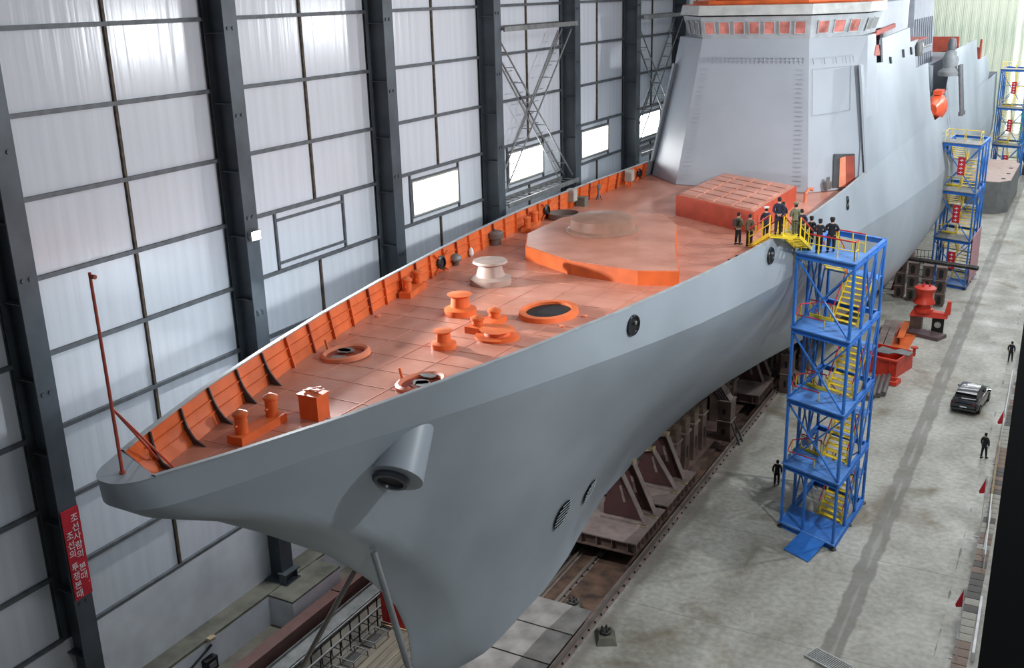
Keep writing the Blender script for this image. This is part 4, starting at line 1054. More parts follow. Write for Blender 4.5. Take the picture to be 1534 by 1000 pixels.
hr.grid([[(r_ * .98 * math.cos(2 * PI * i / 16), r_ * 1.12 * math.sin(2 * PI * i / 16) - .012 + (-.02 if math.sin(2 * PI * i / 16) > 0.3 and zz < 1.68 else 0), zz + (.03 if math.sin(2 * PI * i / 16) > .3 and zz < 1.68 else 0)) for i in range(16)] for r_, zz in ((.086, 1.60), (.096, 1.66), (.094, 1.72), (.07, 1.775), (.02, 1.795))], True)
hair_me = hr.mesh('hair', True)
cp = MB(); cp.use(BLACK); cp.lathe([(.10, 1.70), (.105, 1.735), (.15, 1.79), (.15, 1.81), (.05, 1.835), (.01, 1.84)], n=20, capt=True); cp.hexa([(-.07, .08, 1.695), (.07, .08, 1.695), (.06, .17, 1.685), (-.06, .17, 1.685), (-.07, .08, 1.71), (.07, .08, 1.71), (.06, .17, 1.695), (-.06, .17, 1.695)])
cap_me = cp.mesh('peaked_cap', True)
fh = MB(); fh.use(BLACK); fh.lathe([(.095, 1.685), (.112, 1.70), (.114, 1.765), (.10, 1.785), (.09, 1.815), (.03, 1.825)], n=18); fur_me = fh.mesh('fur_hat', True)
fc = MB(); fc.use(BLACK)
for s in (-1, 1): fc.lathe([(.001, -.008), (.011, 0), (.001, .008)], (.03 * s, .088, 1.645), 8, axis=(0, 1, 0))
eye_me = fc.mesh('eyes')
mo = MB(); mo.use(mat('lips', (.35, .12, .1), .5)); mo.box(-.022, .022, .088, .094, 1.578, 1.586); mouth_me = mo.mesh('mouth')
BD = {}; CO = {}; TR = {}
def person(loc, face, label, pose='side', coat=(.02, .022, .028), trousers=(.012, .012, .014), hat=None, length=.78, step=.06, scale=1.0, girth=1.0, bag=False, grp=None):
    t = thing('person', label, 'person', loc, face - PI / 2, grp); t.scale = (scale * girth, scale * girth, scale)
    kb = (pose, step); kc = (pose, length)
    if kb not in BD: BD[kb] = make_body(pose, step)
    if kc not in CO: CO[kc] = make_coat(pose, length)
    if step not in TR: TR[step] = make_trousers(step)
    link('body', BD[kb], t)
    def dressed(nm, me, col):
        o = link(nm, me, t); o.material_slots[0].link = 'OBJECT'; o.material_slots[0].material = mat('cloth_%.3f_%.3f_%.3f' % col, col, .85, 0, .15, 6); return o
    dressed('coat', CO[kc], coat); dressed('trousers', TR[step], trousers)
    for s in (-1, 1): o = link('shoe', shoe_me, t, (.11 * s, step * s + .03, 0))
    dressed('hair', hair_me, (.012, .011, .011))
    link('eyes', eye_me, t); link('mouth', mouth_me, t)
    if hat: dressed('fur_hat' if hat[0] < .1 else 'peaked_cap', fur_me if hat[0] < .1 else cap_me, hat)
    if bag: b = MB(); b.box(-.14, .14, -.3, -.15, 1.05, 1.42); b.build('backpack', t, mat('bag_black', (.02, .02, .022), .6))
    return t
AFT = math.radians(150)
gp_ = 'officials on the access platform and deck'
NAVY = (.018, .024, .05); BLK = (.012, .013, .017); OLV = (.13, .13, .07); KHA = (.16, .135, .085)
zd = dz_(55)
def ground(p, z): q = Vector(p); q.z = z; return q
person(AT(1105, 366, z=zd), math.radians(60), 'person in an olive jacket with a black backpack, standing leftmost on the deck', 'front', OLV, (.015, .018, .02), None, .88, .05, 1, bag=True, grp=gp_)
person(AT(1122, 369, z=zd), math.radians(70), 'person in a khaki brown jacket standing on the deck just left of the gangway', 'side', KHA, (.014, .014, .018), None, .80, .04, grp=gp_)
person(gs.lerp(pA, .42) + Vector((0, 0, .05)), math.radians(120), 'person in a white-topped peaked cap and dark uniform on the deck side of the gangway', 'side', NAVY, BLK, (.8, .8, .8), .80, .08, grp=gp_)
person(APX + Vector((-.42, .05, 0.0)), math.radians(110), 'tall person in a dark navy coat at the top of the gangway', 'back', NAVY, BLK, None, .62, .05, 1.07, grp=gp_)
person(AT(1171, 347, z=zd), math.radians(140), 'person on the deck mostly hidden behind the navy coat at the gangway top', 'side', BLK, BLK, None, .78, .04, .98, grp=gp_)
person(ge.lerp(pB, .85) + Vector((0, .1, .02)), math.radians(140), 'person in an olive-green uniform and green peaked cap on the gangway', 'front', (.17, .18, .10), OLV, (.20, .20, .12), .75, .06, 1.0, grp=gp_)
person(ge.lerp(pB, .45) + Vector((.05, 0.1, .02)), math.radians(120), 'bare-headed person in a dark blue coat halfway down the gangway', 'back', NAVY, BLK, None, .64, .06, 1.0, grp=gp_)
def onF(u, v): return F1(u, v, zt_) + T1.location
def onP(px_, py_): p = AT(px_, py_, z=zt_); return p
person(onP(1203, 373), math.radians(130), 'slim person in black at the gangway foot, fourth from the right', 'front', BLK, BLK, None, .66, .05, .98, grp=gp_)
person(onP(1213, 373), math.radians(120), 'person in a black cap and black coat, third from the right on the platform', 'front', BLK, BLK, (.02, .02, .02), .66, .07, 1.0, grp=gp_)
person(onP(1226, 378), math.radians(100), 'person in a black jacket with arms forward, second from the right on the platform', 'front', (.018, .02, .026), BLK, (.02, .02, .02), .84, .09, 1.0, grp=gp_)
person(onP(1244, 377), math.radians(95), 'broad person in a black jacket with collar, standing apart rightmost on the platform', 'front', (.015, .016, .02), BLK, (.02, .02, .022), .82, .13, 1.03, 1.18, grp=gp_)
person(AT(1163, 727, z=0), math.radians(100), 'lone person in black on the floor left of the blue tower', 'side', BLK, BLK, None, .76, .10)
person(AT(1473, 686, z=0), math.radians(60), 'person in a black coat seen from behind on the floor near the red flags', 'side', BLK, BLK, None, .70, .10, 1.02)
person(AT(1513, 541, z=0), math.radians(80), 'person in black far right on the floor beyond the parked car', 'side', BLK, BLK, None, .72, .12, .98)

# ---- car
cr = thing('car', 'black sport utility car parked on the hall floor, seen from behind', 'car', (-4.85, 79.3, 0), math.radians(-7))
CP = mat('car_black', (.02, .021, .026), .18, 0, .05, coat=.6); GL = mat('car_glass', (.01, .011, .013), .06); TY = mat('tyre', (.012, .012, .012), .8)
b = MB(); rows = []
for y, w_, zb_, zt2 in ((-2.32, .80, .45, .82), (-2.38, .88, .38, .90), (-2.3, .93, .32, 1.04), (-1.7, .96, .28, 1.08), (-.4, .97, .28, 1.04), (.9, .97, .28, 1.02), (1.3, .96, .28, 1.03), (1.9, .92, .30, .98), (2.25, .82, .36, .85), (2.36, .66, .45, .7)):
    rows.append([(-w_ * .9, y, zb_), (-w_, y, zb_ + .12), (-w_ * 1.0, y, lerp(zb_, zt2, .62)), (-w_ * .93, y, zt2), (-w_ * .5, y, zt2 + .03), (w_ * .5, y, zt2 + .03), (w_ * .93, y, zt2), (w_, y, lerp(zb_, zt2, .62)), (w_, y, zb_ + .12), (w_ * .9, y, zb_)])
b.grid(rows, True); b.add(rows[0], [tuple(range(10))]); b.add(rows[-1], [tuple(range(10))]); b.build('car_body', cr, CP, True)
b = MB(); rows = []
for y, w_, z_ in ((-2.2, .80, 1.06), (-1.85, .72, 1.52), (-1.5, .70, 1.64), (-.4, .71, 1.70), (.35, .68, 1.62), (1.35, .78, 1.04)):
    rows.append([(-.88 if z_ > 1.06 else -w_, max(y, -2.1) if z_ > 1.1 else y, 1.03), (-w_, y, z_ - .04), (-w_ * .8, y, z_), (w_ * .8, y, z_), (w_, y, z_ - .04), (.88 if z_ > 1.06 else w_, max(y, -2.1) if z_ > 1.1 else y, 1.03)])
b.grid(rows, False); b.build('cabin_glass', cr, GL, True)
b = MB(); b.grid([[(-w_, y, z_ + .012), (-w_ * .8, y, z_ + .03), (w_ * .8, y, z_ + .03), (w_, y, z_ + .012)] for y, w_, z_ in ((-1.8, .71, 1.54), (-1.5, .70, 1.62), (-.4, .70, 1.68), (.25, .67, 1.61))]); b.build('roof', cr, CP, True)
b = MB(); b.box(-.72, .72, -1.98, -1.74, 1.53, 1.57); b.build('roof_spoiler', cr, CP)
for s in (-1, 1):
    for y in (-1.45, 1.42):
        b = MB(); b.lathe([(.2, -.12), (.34, -.12), (.36, 0), (.34, .12), (.2, .12)], (s * .88, y, .36), 20, axis=(1, 0, 0)); w_ = b.build('wheel', cr, TY, True)
        b = MB(); b.lathe([(.2, .0), (.19, .125), (.03, .13)], (s * .88, y, .36), 12, axis=(s, 0, 0)); b.build('rim', w_, GREYM)
    b = MB(); b.box(s * .98 - .02, s * 1.14 + .02, .75, .92, 1.02, 1.16) if s > 0 else b.box(-1.16, -.96, .75, .92, 1.02, 1.16); b.build('wing_mirror', cr, CP)
    b = MB(); b.hexa([(s * .62, -2.40, .86), (s * .90, -2.30, .86), (s * .90, -2.24, .86), (s * .62, -2.34, .86), (s * .62, -2.40, .96), (s * .90, -2.30, .96), (s * .90, -2.24, .96), (s * .62, -2.34, .96)]); b.build('tail_light', cr, mat('tail_red', (.4, .01, .01), .2))
b = MB(); b.box(-.24, .24, -2.42, -2.40, .60, .70); b.build('number_plate', cr, mat('plate_pale', (.6, .62, .65), .4))
b = MB(); b.box(-.84, .84, -2.44, -2.34, .38, .52); b.build('rear_bumper', cr, CP)
b = MB(); b.box(-.7, -.67, -1.2, .2, 1.70, 1.74); b.box(.67, .7, -1.2, .2, 1.70, 1.74); b.build('roof_rails', cr, GREYM)

# ---- cradles under the hull
def cradle(fr, br, xl, strips, label):
    a = AT(*fr, z=1.0); c = AT(*br, z=1.0); y0, y1 = a.y, c.y; x1 = -18.95; x0 = xl
    t = thing('hull_cradle', label, 'cradle', (x1, y0, 0), group='brown hull cradles in the slipway'); O = Vector((x1, y0, 0))
    def bx(nm, X0, X1, Y0, Y1, Z0, Z1, m=BROWN, par=None): b = MB(); b.box(X0 - O.x, X1 - O.x, Y0 - O.y, Y1 - O.y, Z0, Z1); return b.build(nm, par or t, m)
    bx('top_plate', x0, x1 + .15, y0, y1, .92, 1.0, MAUVE); bx('bottom_plate', x0, x1 + .1, y0, y1, .25, .32)
    bx('web', x0 + .1, x1 - .1, y0 + .25, y0 + .31, .32, .92); bx('web', x0 + .1, x1 - .1, y1 - .31, y1 - .25, .32, .92); bx('web', x1 - .12, x1 - .06, y0 + .31, y1 - .31, .32, .92)
    n = 8
    for i in range(n): yy = lerp(y0 + .1, y1 - .1, i / (n - 1)); bx('rib', x1 - .06, x1 + .13, yy - .03, yy + .03, .32, .92)
    for i in range(5): xx = lerp(x0 + .3, x1 - .4, i / 4); bx('rib', xx - .03, xx + .03, y0 + .03, y0 + .25, .32, .92)
    for xx in (x0 + .5, x1 - .5):
        for yy in (y0 + .6, y1 - .6):
            b = MB(); b.tube((xx - O.x - .2, yy - O.y, .13), (xx - O.x + .2, yy - O.y, .13), .13, n=12); b.build('wheel', t, DKM)
    for top, bot in strips:
        Bp = AT(*bot, z=1.05); Tp = AT(*top, y=Bp.y); wv = .45
        Tp.y = Bp.y
        A1 = Bp - O; A2 = Tp - O
        dvec = (A2 - A1).normalized(); L_ = (A2 - A1).length
        b = MB(); b.hexa([A1 + Vector((0, -wv / 2, 0)), A1 + Vector((0, wv / 2, 0)), A1 + Vector((-.06, wv / 2, 0)), A1 + Vector((-.06, -wv / 2, 0)), A2 + Vector((0, -wv / 2, 0)), A2 + Vector((0, wv / 2, 0)), A2 + Vector((-.06, wv / 2, 0)), A2 + Vector((-.06, -wv / 2, 0))])
        fo = b.build('buttress', t, MAUVE)
        b = MB(); lf = Vector((min(A2.x - 1.1, -2.9), A1.y, 1.05)); up_ = Vector((A2.x - .55, A1.y, A2.z - .25)); b.extr([A1 + Vector((-.06, 0, 0)), A2 + Vector((-.06, 0, 0)), up_, lf + Vector((0, 0, .6)), lf], (0, .05, 0)); b.build('buttress_web', fo, mat('dark_brown_web', (.075, .03, .028), .6))
        b = MB(); m_ = A1.lerp(A2, .35) + Vector((-.75, -.01, 0)); b.bar(m_, m_ + Vector((-.28, 0, 1.0)), .16, .04, (0, 1, 0)); b.build('slot', fo, MAUVE)
        b = MB(); b.bar(A2 + Vector((-.7, 0, -.12)), A2 + Vector((.05, 0, .05)), .5, .16); b.build('timber_pad', fo, WOOD)
        b = MB(); b.box(lf.x, A1.x + .25, A1.y - .5, A1.y - .42, 1.0, 1.14); b.build('tie_channel', t, MAUVE)
        b = MB(); b.box(A1.x - .25, A1.x + .35, A1.y - .6, A1.y - .4, 1.0, 1.05); b.build('timber_scrap', t, WOOD)
    return t
cradle((965, 818), (1003, 764), -23.4, [((932, 707), (966, 781)), ((950, 692), (982, 767))], 'nearest brown hull cradle with two slanted buttresses beside the grilles')
cradle((1010, 760), (1045, 707), -23.4, [((979, 672), (1013, 731)), ((1000, 650), (1026, 717))], 'second brown hull cradle, directly behind the nearest one')
cradle((1147, 594), (1166, 567), -23.4, [((1135, 545), (1144, 572)), ((1145, 537), (1155, 562))], 'smaller brown cradle between the two tall support pillars')
def pillar(px_, wpx, topy, label):
    a = AT(px_[0], px_[1], z=0); h = AT(px_[0], topy, y=a.y).z; w_ = AT(px_[0] + wpx, px_[1], y=a.y).x - a.x
    t = thing('support_pillar', label, 'pillar', (a.x + .0, a.y, 0), group='tall brown box pillars holding the hull side')
    z0 = -.0
    for i in range(2):
        b = MB(); b.box(-w_ * .5, w_ * .5, 0, 1.1, h * i / 2, h * (i + 1) / 2 - .06); s_ = b.build('pillar_section', t, BROWN)
        b = MB(); b.box(-w_ * .5 - .06, w_ * .5 + .06, -.06, 1.16, h * (i + 1) / 2 - .06, h * (i + 1) / 2); b.build('flange', s_, MAUVE)
        b = MB(); b.box(-w_ * .12, w_ * .12, -.02, .0, h * i / 2 + .5, h * (i + 1) / 2 - .6); b.build('slot', s_, BLACK)
    for q in range(4):
        b = MB(); x_ = -w_ * .35 + q * w_ * .22; b.hexa([(x_, .1, h), (x_ + .07, .1, h), (x_ + .07, .9, h), (x_, .9, h), (x_ - .9, .1, h + 1.3), (x_ - .83, .1, h + 1.3), (x_ - .83, .9, h + 1.3), (x_ - .9, .9, h + 1.3)]); b.build('hull_fork', t, MAUVE)
    for q in (0, 1):
        b = MB(); b.bar((w_ * .5, .2 + .7 * q, h * .45), (w_ * .5 + .8, -.3 + .7 * q, .03), .09); b.build('raking_strut', t, BLACK)
pillar((1083, 660), 20, 600, 'tall brown support pillar behind the second cradle, with black struts')
pillar((1175, 589), 17, 530, 'tall brown support pillar just left of the nearest blue tower')
pillar((1203, 557), 14, 508, 'brown support pillar seen through the nearest blue tower')
kb = MB(); kb.use(BROWN); kb.box(-.6, .6, -.45, .45, 0, 2.55); kbm = kb.mesh('block_body')
kt = MB(); kt.use(MAUVE); kt.box(-.7, .7, -.52, .52, 2.55, 2.65); ktm = kt.mesh('cap_plate')
kw = MB(); kw.use(mat('dark_timber', (.13, .085, .06), .85, 0, .3, 4)); kw.box(-.6, .6, -.4, .4, 2.65, 3.6); kwm = kw.mesh('timber')
ks = MB(); ks.use(BLACK); ks.box(.60, .62, -.12, .12, .8, 1.6); ksm = ks.mesh('slot')
ORD = ['first', 'second', 'third', 'fourth', 'fifth', 'sixth', 'seventh', 'eighth', 'ninth', 'tenth', 'eleventh', 'twelfth', 'thirteenth', 'fourteenth', 'fifteenth', 'sixteenth', 'seventeenth', 'eighteenth', 'nineteenth', 'twentieth', 'twenty-first', 'twenty-second', 'twenty-third', 'twenty-fourth', 'twenty-fifth', 'twenty-sixth', 'twenty-seventh', 'twenty-eighth', 'twenty-ninth', 'thirtieth']
y = 58.2; i = 0
while y < 108:
    if 70.5 < y < 78 or 64.3 < y < 67: y += 1.75; continue
    ordn = ORD[i]; i += 1
    t = thing('keel_block', 'brown keel block under the hull, %s from the bow end of the row' % ordn, 'block', (-20.8, y, 0.0), group='keel blocks under the hull')
    link('block_body', kbm, t); link('cap_plate', ktm, t); link('timber', kwm, t); link('slot', ksm, t); y += 1.75
# beams carrying the keel blocks inside the trench (trench floor up to ground level)
t = thing('keel_beam', 'long brown beam in the trench carrying the keel blocks', 'beam', (-20.7, 83, 0))
b = MB(); b.ibeam((0, -29, -.42), (0, 26, -.42), 1.5, .84, .06); b.build('beam_section', t, BROWN)
# trench rails with bolts
def rail_line(x, y0, y1, z, label, bolts=True, w_=.28):
    t = thing('slipway_rail', label, 'rail', (x, y0, z)); L_ = y1 - y0
    b = MB(); b.box(-w_, w_, 0, L_, 0, .03); b.build('sole_plate', t, MAUVE)
    b = MB(); b.box(-.04, .04, 0, L_, .03, .13); b.box(-.08, .08, 0, L_, .13, .16); b.build('rail_head', t, mat('rail_steel', (.20, .17, .14), .4, .4))
    if bolts:
        m = MB(); m.use(BLACK); m.lathe([(.05, 0), (.05, .09)], n=6); mm = m.mesh('bolt'); yy = .3; n_ = 0
        while yy < L_ - .2 and n_ < 80: link('bolt', mm, t, (w_ * .7, yy, .03)); yy += .75 if yy < 40 else 1.5; n_ += 1
rail_line(-18.55, 31, 150, 0.0, 'bolted brown rail along the right edge of the slipway trench', True)
rail_line(-22.6, 31.6, 150, TD, 'rusty rail inside the trench on the far side', False, .2)
rail_line(-21.5, 42, 150, TD, 'bolted rail inside the trench near its middle', True, .2)
rail_line(-19.25, 42.5, 150, TD, 'inner rail at the foot of the trench edge', False, .2)
# cover plates over the trench near the bow
for i, (ya, ybb, tl) in enumerate(((39.6, 41.9, .4), (37.0, 39.5, -.2), (34.4, 36.9, .2), (31.6, 34.3, 0))):
    t = tag(None or (lambda b: b.build('cover_plate', None, mat('plate_steel', (.27, .25, .235), .5, .1, .3, .8), loc=(-20.95, (ya + ybb) / 2, .02)))(MB().hexa([(-2.2, -(ybb - ya) / 2, 0), (2.05, -(ybb - ya) / 2 , 0), (2.05, (ybb - ya) / 2, 0), (-2.2, (ybb - ya) / 2, 0), (-2.2, -(ybb - ya) / 2, .05), (2.05, -(ybb - ya) / 2, .05), (2.05, (ybb - ya) / 2, .05), (-2.2, (ybb - ya) / 2, .05)])),
        ('grey steel trench cover plate at the edge of the open pit', 'grey steel trench cover plate, second from the open pit', 'grey steel trench cover plate, third from the open pit', 'grey steel trench cover plate under the bow, furthest from the open pit')[i], 'plate', 'trench cover plates')
for (qx, qy, s_, lab, zz) in ((907, 955, 1.0, 'small concrete lump with bolts on the floor beside the rail', 0), (858, 910, .9, 'concrete lump with bolts sitting inside the trench', TD)):
    p = AT(qx, qy, z=zz); t = thing('anchor_block', lab, 'block', p, .5)
    b = MB(); b.hexa([(-.5 * s_, -.7 * s_, 0), (.5 * s_, -.7 * s_, 0), (.5 * s_, .6 * s_, 0), (-.5 * s_, .6 * s_, 0), (-.36 * s_, -.5 * s_, .3), (.36 * s_, -.5 * s_, .3), (.36 * s_, .45 * s_, .3), (-.36 * s_, .45 * s_, .3)]); b.build('concrete_base', t, CONC)
    b = MB()
    b.lathe([(.3, .3), (.3, .42), (.22, .46)], n=8); b.build('cap', t, DKM)
    for q in range(5): b = MB(); b.lathe([(.05, .4), (.05, .6)], (.2 * math.cos(q * 1.26), .2 * math.sin(q * 1.26), 0), 6); b.build('bolt', t, DKM)

# ---- stacked brown blocks with rails laid on top
sb = MB(); sb.use(BROWN); sb.box(-.42, .42, -.7, .7, 0, 1.24); sbm = sb.mesh('block_body')
sf = MB(); sf.use(MAUVE); sf.box(-.50, .50, -.78, .78, 1.24, 1.32); sfm = sf.mesh('flange')
so_ = MB(); so_.use(BLACK); so_.box(-.2, .2, -.73, -.70, .3, .95); so_.box(-.12, .12, -.73, -.70, .2, 1.05); som = so_.mesh('slot')
nm4 = ('leftmost', 'second from the left', 'third from the left', 'rightmost'); nm3 = ('bottom', 'middle', 'top')
stk = []
for i, (qx, qy) in enumerate(((1345, 446), (1363, 451), (1385, 456), (1405, 459))):
    p = AT(qx, qy, z=0); stk.append(p)
    for j in range(3):
        t = thing('steel_block', 'brown slotted steel block, %s in the %s of the four stacks' % (nm3[j], nm4[i] + ' one' if i in (0, 3) else nm4[i]), 'block', (p.x, p.y + .7, 1.32 * j), group='stacked brown steel blocks')
        for me, nm in ((sbm, 'block_body'), (sfm, 'flange'), (som, 'slot')): link(nm, me, t)
for q in range(3):
    a = stk[0] + Vector((-1.2, .35 + .35 * q, 4.08)); c = stk[3] + Vector((3.2, .0 + .35 * q, 4.08)); 
    t = thing('steel_beam', ('front', 'middle', 'rear')[q] + ' dark steel beam laid across the four stacks of brown blocks', 'beam', a, group='beams on the block stacks'); b = MB(); b.ibeam((0, 0, 0), c - a, .2, .24, .04); b.build('beam_section', t, DKM)
p = stk[0] + Vector((.2, .9, 4.22)); t = thing('wooden_crate', 'brown box-shaped block sitting on the beams above the left stack', 'box', p); b = MB(); b.hexa([(-.9, -.6, 0), (.9, -.6, 0), (.9, .6, 0), (-.9, .6, 0), (-.8, -.5, .8), (.8, -.5, .8), (.8, .5, .8), (-.8, .5, .8)]); b.build('box_body', t, mat('box_brown', (.2, .13, .1), .7))
p = AT(1352, 372, y=stk[0].y + 3); t = thing('red_strut', 'dark red slanted channel leaning on the hull above the block stacks', 'strut', (p.x, p.y, 0)); b = MB(); b.bar((-.6, 0, 0.02), (.9, .6, p.z + 2.2), .5, .2); b.build('channel', t, mat('strut_red', (.35, .03, .02), .5))
p = AT(1380, 386, z=3.0); t = thing('wire_cage', 'black wire mesh cage standing behind the stacked blocks', 'cage', (p.x, p.y + 1, 0)); 
for i in range(6):
    b = MB(); b.bar((-.9 + .36 * i, 0, 0), (-.9 + .36 * i, .0, 3.6), .05); b.build('upright', t, BLACK)
    b = MB(); b.bar((-.9, 0, .1 + .7 * i), (.9, 0, .1 + .7 * i), .05); b.build('crossbar', t, BLACK)

# ---- red capstan machine, dark slab, blocks beneath
p = AT(1388, 498, z=0)
t = thing('winch_capstan', 'bright red capstan machine raised on a brown box and a black bracket', 'machine', p)
RM = mat('machine_red', (.62, .05, .025), .4, 0, .15)
b = MB(); b.box(-1.5, -.5, -.2, .9, 0, 1.5); b.build('support_box', t, BROWN)
b = MB(); b.extr([(.35, 0, 0), (1.35, 0, 0), (1.35, 0, 1.45), (.35, 0, 1.45)], (0, .3, 0)); bo = b.build('support_bracket', t, BLACK)
b = MB(); b.lathe([(.3, 0), (.3, .03)], (.85, -.02, .85), 8, axis=(0, -1, 0)); b.build('bracket_hole', bo, FLOOR)
b = MB(); b.hexa([(-1.6, -.3, 1.5), (1.6, -.2, 1.5), (1.6, .5, 1.5), (-1.6, .9, 1.5), (-1.3, -.2, 2.1), (1.6, -.1, 1.95), (1.6, .5, 1.95), (-1.3, .8, 2.1)]); b.build('machine_bed', t, RM)
b = MB(); b.lathe([(.85, 1.9), (.85, 2.2), (.6, 2.3), (.6, 2.7)], (-.5, .3, 0), 24); b.build('gear_case', t, RM, True)
b = MB(); b.lathe([(.95, 2.7), (.9, 2.85), (.72, 3.2), (.72, 3.5), (.9, 3.95), (.95, 4.1), (.75, 4.2), (.3, 4.25), (.1, 4.3)], (-.5, .3, 0), 28); b.build('capstan_head', t, RM, True)
for q in range(3): b = MB(); b.lathe([(.08, 4.2), (.1, 4.4), (.02, 4.45)], (-.5 + .35 * math.cos(q * 2.1), .3 + .35 * math.sin(q * 2.1), 0), 8); b.build('lifting_eye', t, RED)
b = MB(); b.hexa([(1.3, -.2, 1.9), (1.8, -.2, 1.9), (1.8, .5, 1.9), (1.3, .5, 1.9), (1.5, -.1, 3.1), (1.8, -.1, 3.1), (1.8, .4, 3.1), (1.5, .4, 3.1)]); b.build('motor_arm', t, RM)
p = AT(1387, 503, z=0); t = thing('dark_slab', 'flat dark brown slab on the floor in front of the red capstan', 'slab', p, math.radians(-20)); b = MB(); b.box(-1.5, 1.5, -.8, .8, 0, .32); bm_ = b.build('slab_body', t, mat('slab_brown', (.12, .08, .085), .4))
# ---- mauve beams, orange girders, red bin, pipes
def lay(name, cat, label, a, c, w_, h, m, z=0, grp=None, tubey=False, part='beam_section'):
    A_ = AT(*a, z=z + h / 2); B2 = AT(*c, z=z + h / 2); A_.z = B2.z = z + h / 2
    t = thing(name, label, cat, A_, group=grp); b = MB()
    if tubey: b.tube((0, 0, 0), B2 - A_, h / 2, n=12)
    else: b.ibeam((0, 0, 0), B2 - A_, w_, h, .05)
    b.build(part, t, m, tubey); return t
lay('steel_girder', 'girder', 'leftmost mauve girder lying beside the blue tower', (1315, 524), (1331, 484), .6, .7, MAUVE, grp='mauve girders beside the tower')
lay('steel_girder', 'girder', 'mauve girder second from the left beside the blue tower', (1327, 527), (1342, 485), .6, .7, MAUVE, grp='mauve girders beside the tower')
lay('steel_girder', 'girder', 'bright orange girder on the right of the mauve girders', (1348, 512), (1358, 487), .55, .8, ORNG)
lay('steel_girder', 'girder', 'short reddish girder end beside the orange girder', (1340, 503), (1348, 487), .3, .5, mat('reddish', (.45, .12, .1), .5))
lay('steel_plate', 'plate', 'flat orange plate lying on the floor below the orange girder', (1343, 528), (1358, 500), 1.6, .12, ORNG)
p = AT(1321, 556, z=0); t = thing('red_bin', 'open red steel skip at the foot of the blue tower', 'bin', p, math.radians(-15))
for (x0, x1, y0, y1, nm) in ((-1.5, 1.5, -.8, -.7, 'bin_wall'), (-1.5, 1.5, 2.2, 2.3, 'bin_wall'), (-1.5, -1.4, -.7, 2.2, 'bin_wall'), (1.4, 1.5, -.7, 2.2, 'bin_wall')): b = MB(); b.box(x0, x1, y0, y1, .08, 1.5); b.build(nm, t, RM)
b = MB(); b.box(-1.5, 1.5, -.8, 2.3, 0, .08); b.build('bin_floor', t, RM)
b = MB(); b.box(-1.7, 1.7, -1.0, -.8, 1.35, 1.5); b.build('rim', t, RM)
for x_ in (-1.0, 0, 1.0): b = MB(); b.box(x_ - .07, x_ + .07, -.92, -.8, .1, 1.35); b.build('stiffener', t, RM)
p = AT(1338, 528, z=1.4); t = thing('scrap_plate', 'grey cut scrap plate resting across the red skip', 'plate', (p.x, p.y, 1.5)); b = MB(); b.extr([(-1.4, -.6, 0), (-.2, -.9, 0), (.1, -.4, 0), (1.3, -.7, 0), (1.5, .3, 0), (.5, .8, 0), (.1, .3, 0), (-1.0, .9, 0)], (0, 0, .06)); b.build('plate_body', t, GREYM)
p = AT(1352, 541, z=0); t = thing('small_red_winch', 'small red winch with a dark wheel right of the red skip', 'winch', p); b = MB(); b.box(-.5, .6, -.3, .4, .5, .9); b.build('bed', t, RM); b = MB(); b.lathe([(.35, 0), (.35, .5)], n=16); b.build('drum', t, DKM, True); b = MB(); b.lathe([(.12, .5), (.12, 1.2), (.3, 1.2), (.3, 1.3)], (.8, .3, 0), 12); b.bar((.6, 0, .7), (.9, .3, .7), .15); b.build('crank', t, RM)
p = AT(1327, 572, z=0); t = thing('pallet_frame', 'small open red frame on the floor in front of the red skip', 'frame', p, -.2)
for a, c in (((-.9, -.5), (.9, -.5)), ((.9, -.5), (.9, .5)), ((.9, .5), (-.9, .5)), ((-.9, .5), (-.9, -.5)), ((0, -.5), (0, .5))): b = MB(); b.bar((*a, .18), (*c, .18), .22, .3); b.build('frame_bar', t, RM)
for i, nm in enumerate(('nearest the blue tower', 'second from the blue tower', 'third from the blue tower', 'fourth from the blue tower', 'furthest from the blue tower')):
    lay('steel_pipe', 'pipe', 'grey-brown steel pipe in the row under the red skip, ' + nm, (1291 + 8 * i, 598 - 2 * i), (1300 + 8 * i, 566 - 1 * i), .3, .42, mat('pipe_brown', (.11, .095, .09), .5), grp='pipes beside the tower', tubey=True, part='pipe_body')
# ---- big grey tank-like block and machinery far right
p = AT(1464, 318, z=0); t = thing('ship_section', 'large grey chamfered hull section with a pinkish top standing beyond the second tower', 'block', p)
b = MB(); base_ = [(-1.5, 0), (2.3, -.4), (3.6, 1.5), (3.8, 17), (2.3, 20), (-1.5, 20)]; b.prism(base_, 0, 4.3); b.build('section_body', t, mat('section_grey', (.19, .195, .195), .6))
b = MB(); b.prism([(x_ * .99, y_ * .995 + .02) for x_, y_ in base_], 4.3, 4.36); b.build('section_top', t, mat('section_pink', (.42, .31, .27), .6))
for q in ((2.6, 2.5), (2.9, 7), (2.9, 12)): b = MB(); b.lathe([(.28, 4.36), (.28, 4.42)], (*q, 0), 12); b.build('lightening_hole', t, BLACK)
p = AT(1526, 262, z=0) + Vector((2.2, 0, 0)); t = thing('machinery', 'grey cylindrical machinery standing far right beside the furthest tower', 'machine', p)
b = MB(); b.tube((0, 0, 3), (0, 10, 3), 1.6, n=20); b.build('drum', t, GREYM, True)
for q in range(5): b = MB(); b.tube((0, q * 2.3, 3), (0, q * 2.3 + .5, 3), 2.0, n=20); b.build('flange', t, DKM, True)
b = MB(); b.box(-1.8, 1.8, 0, 10, 0, 1.3); b.build('skid', t, DKM)

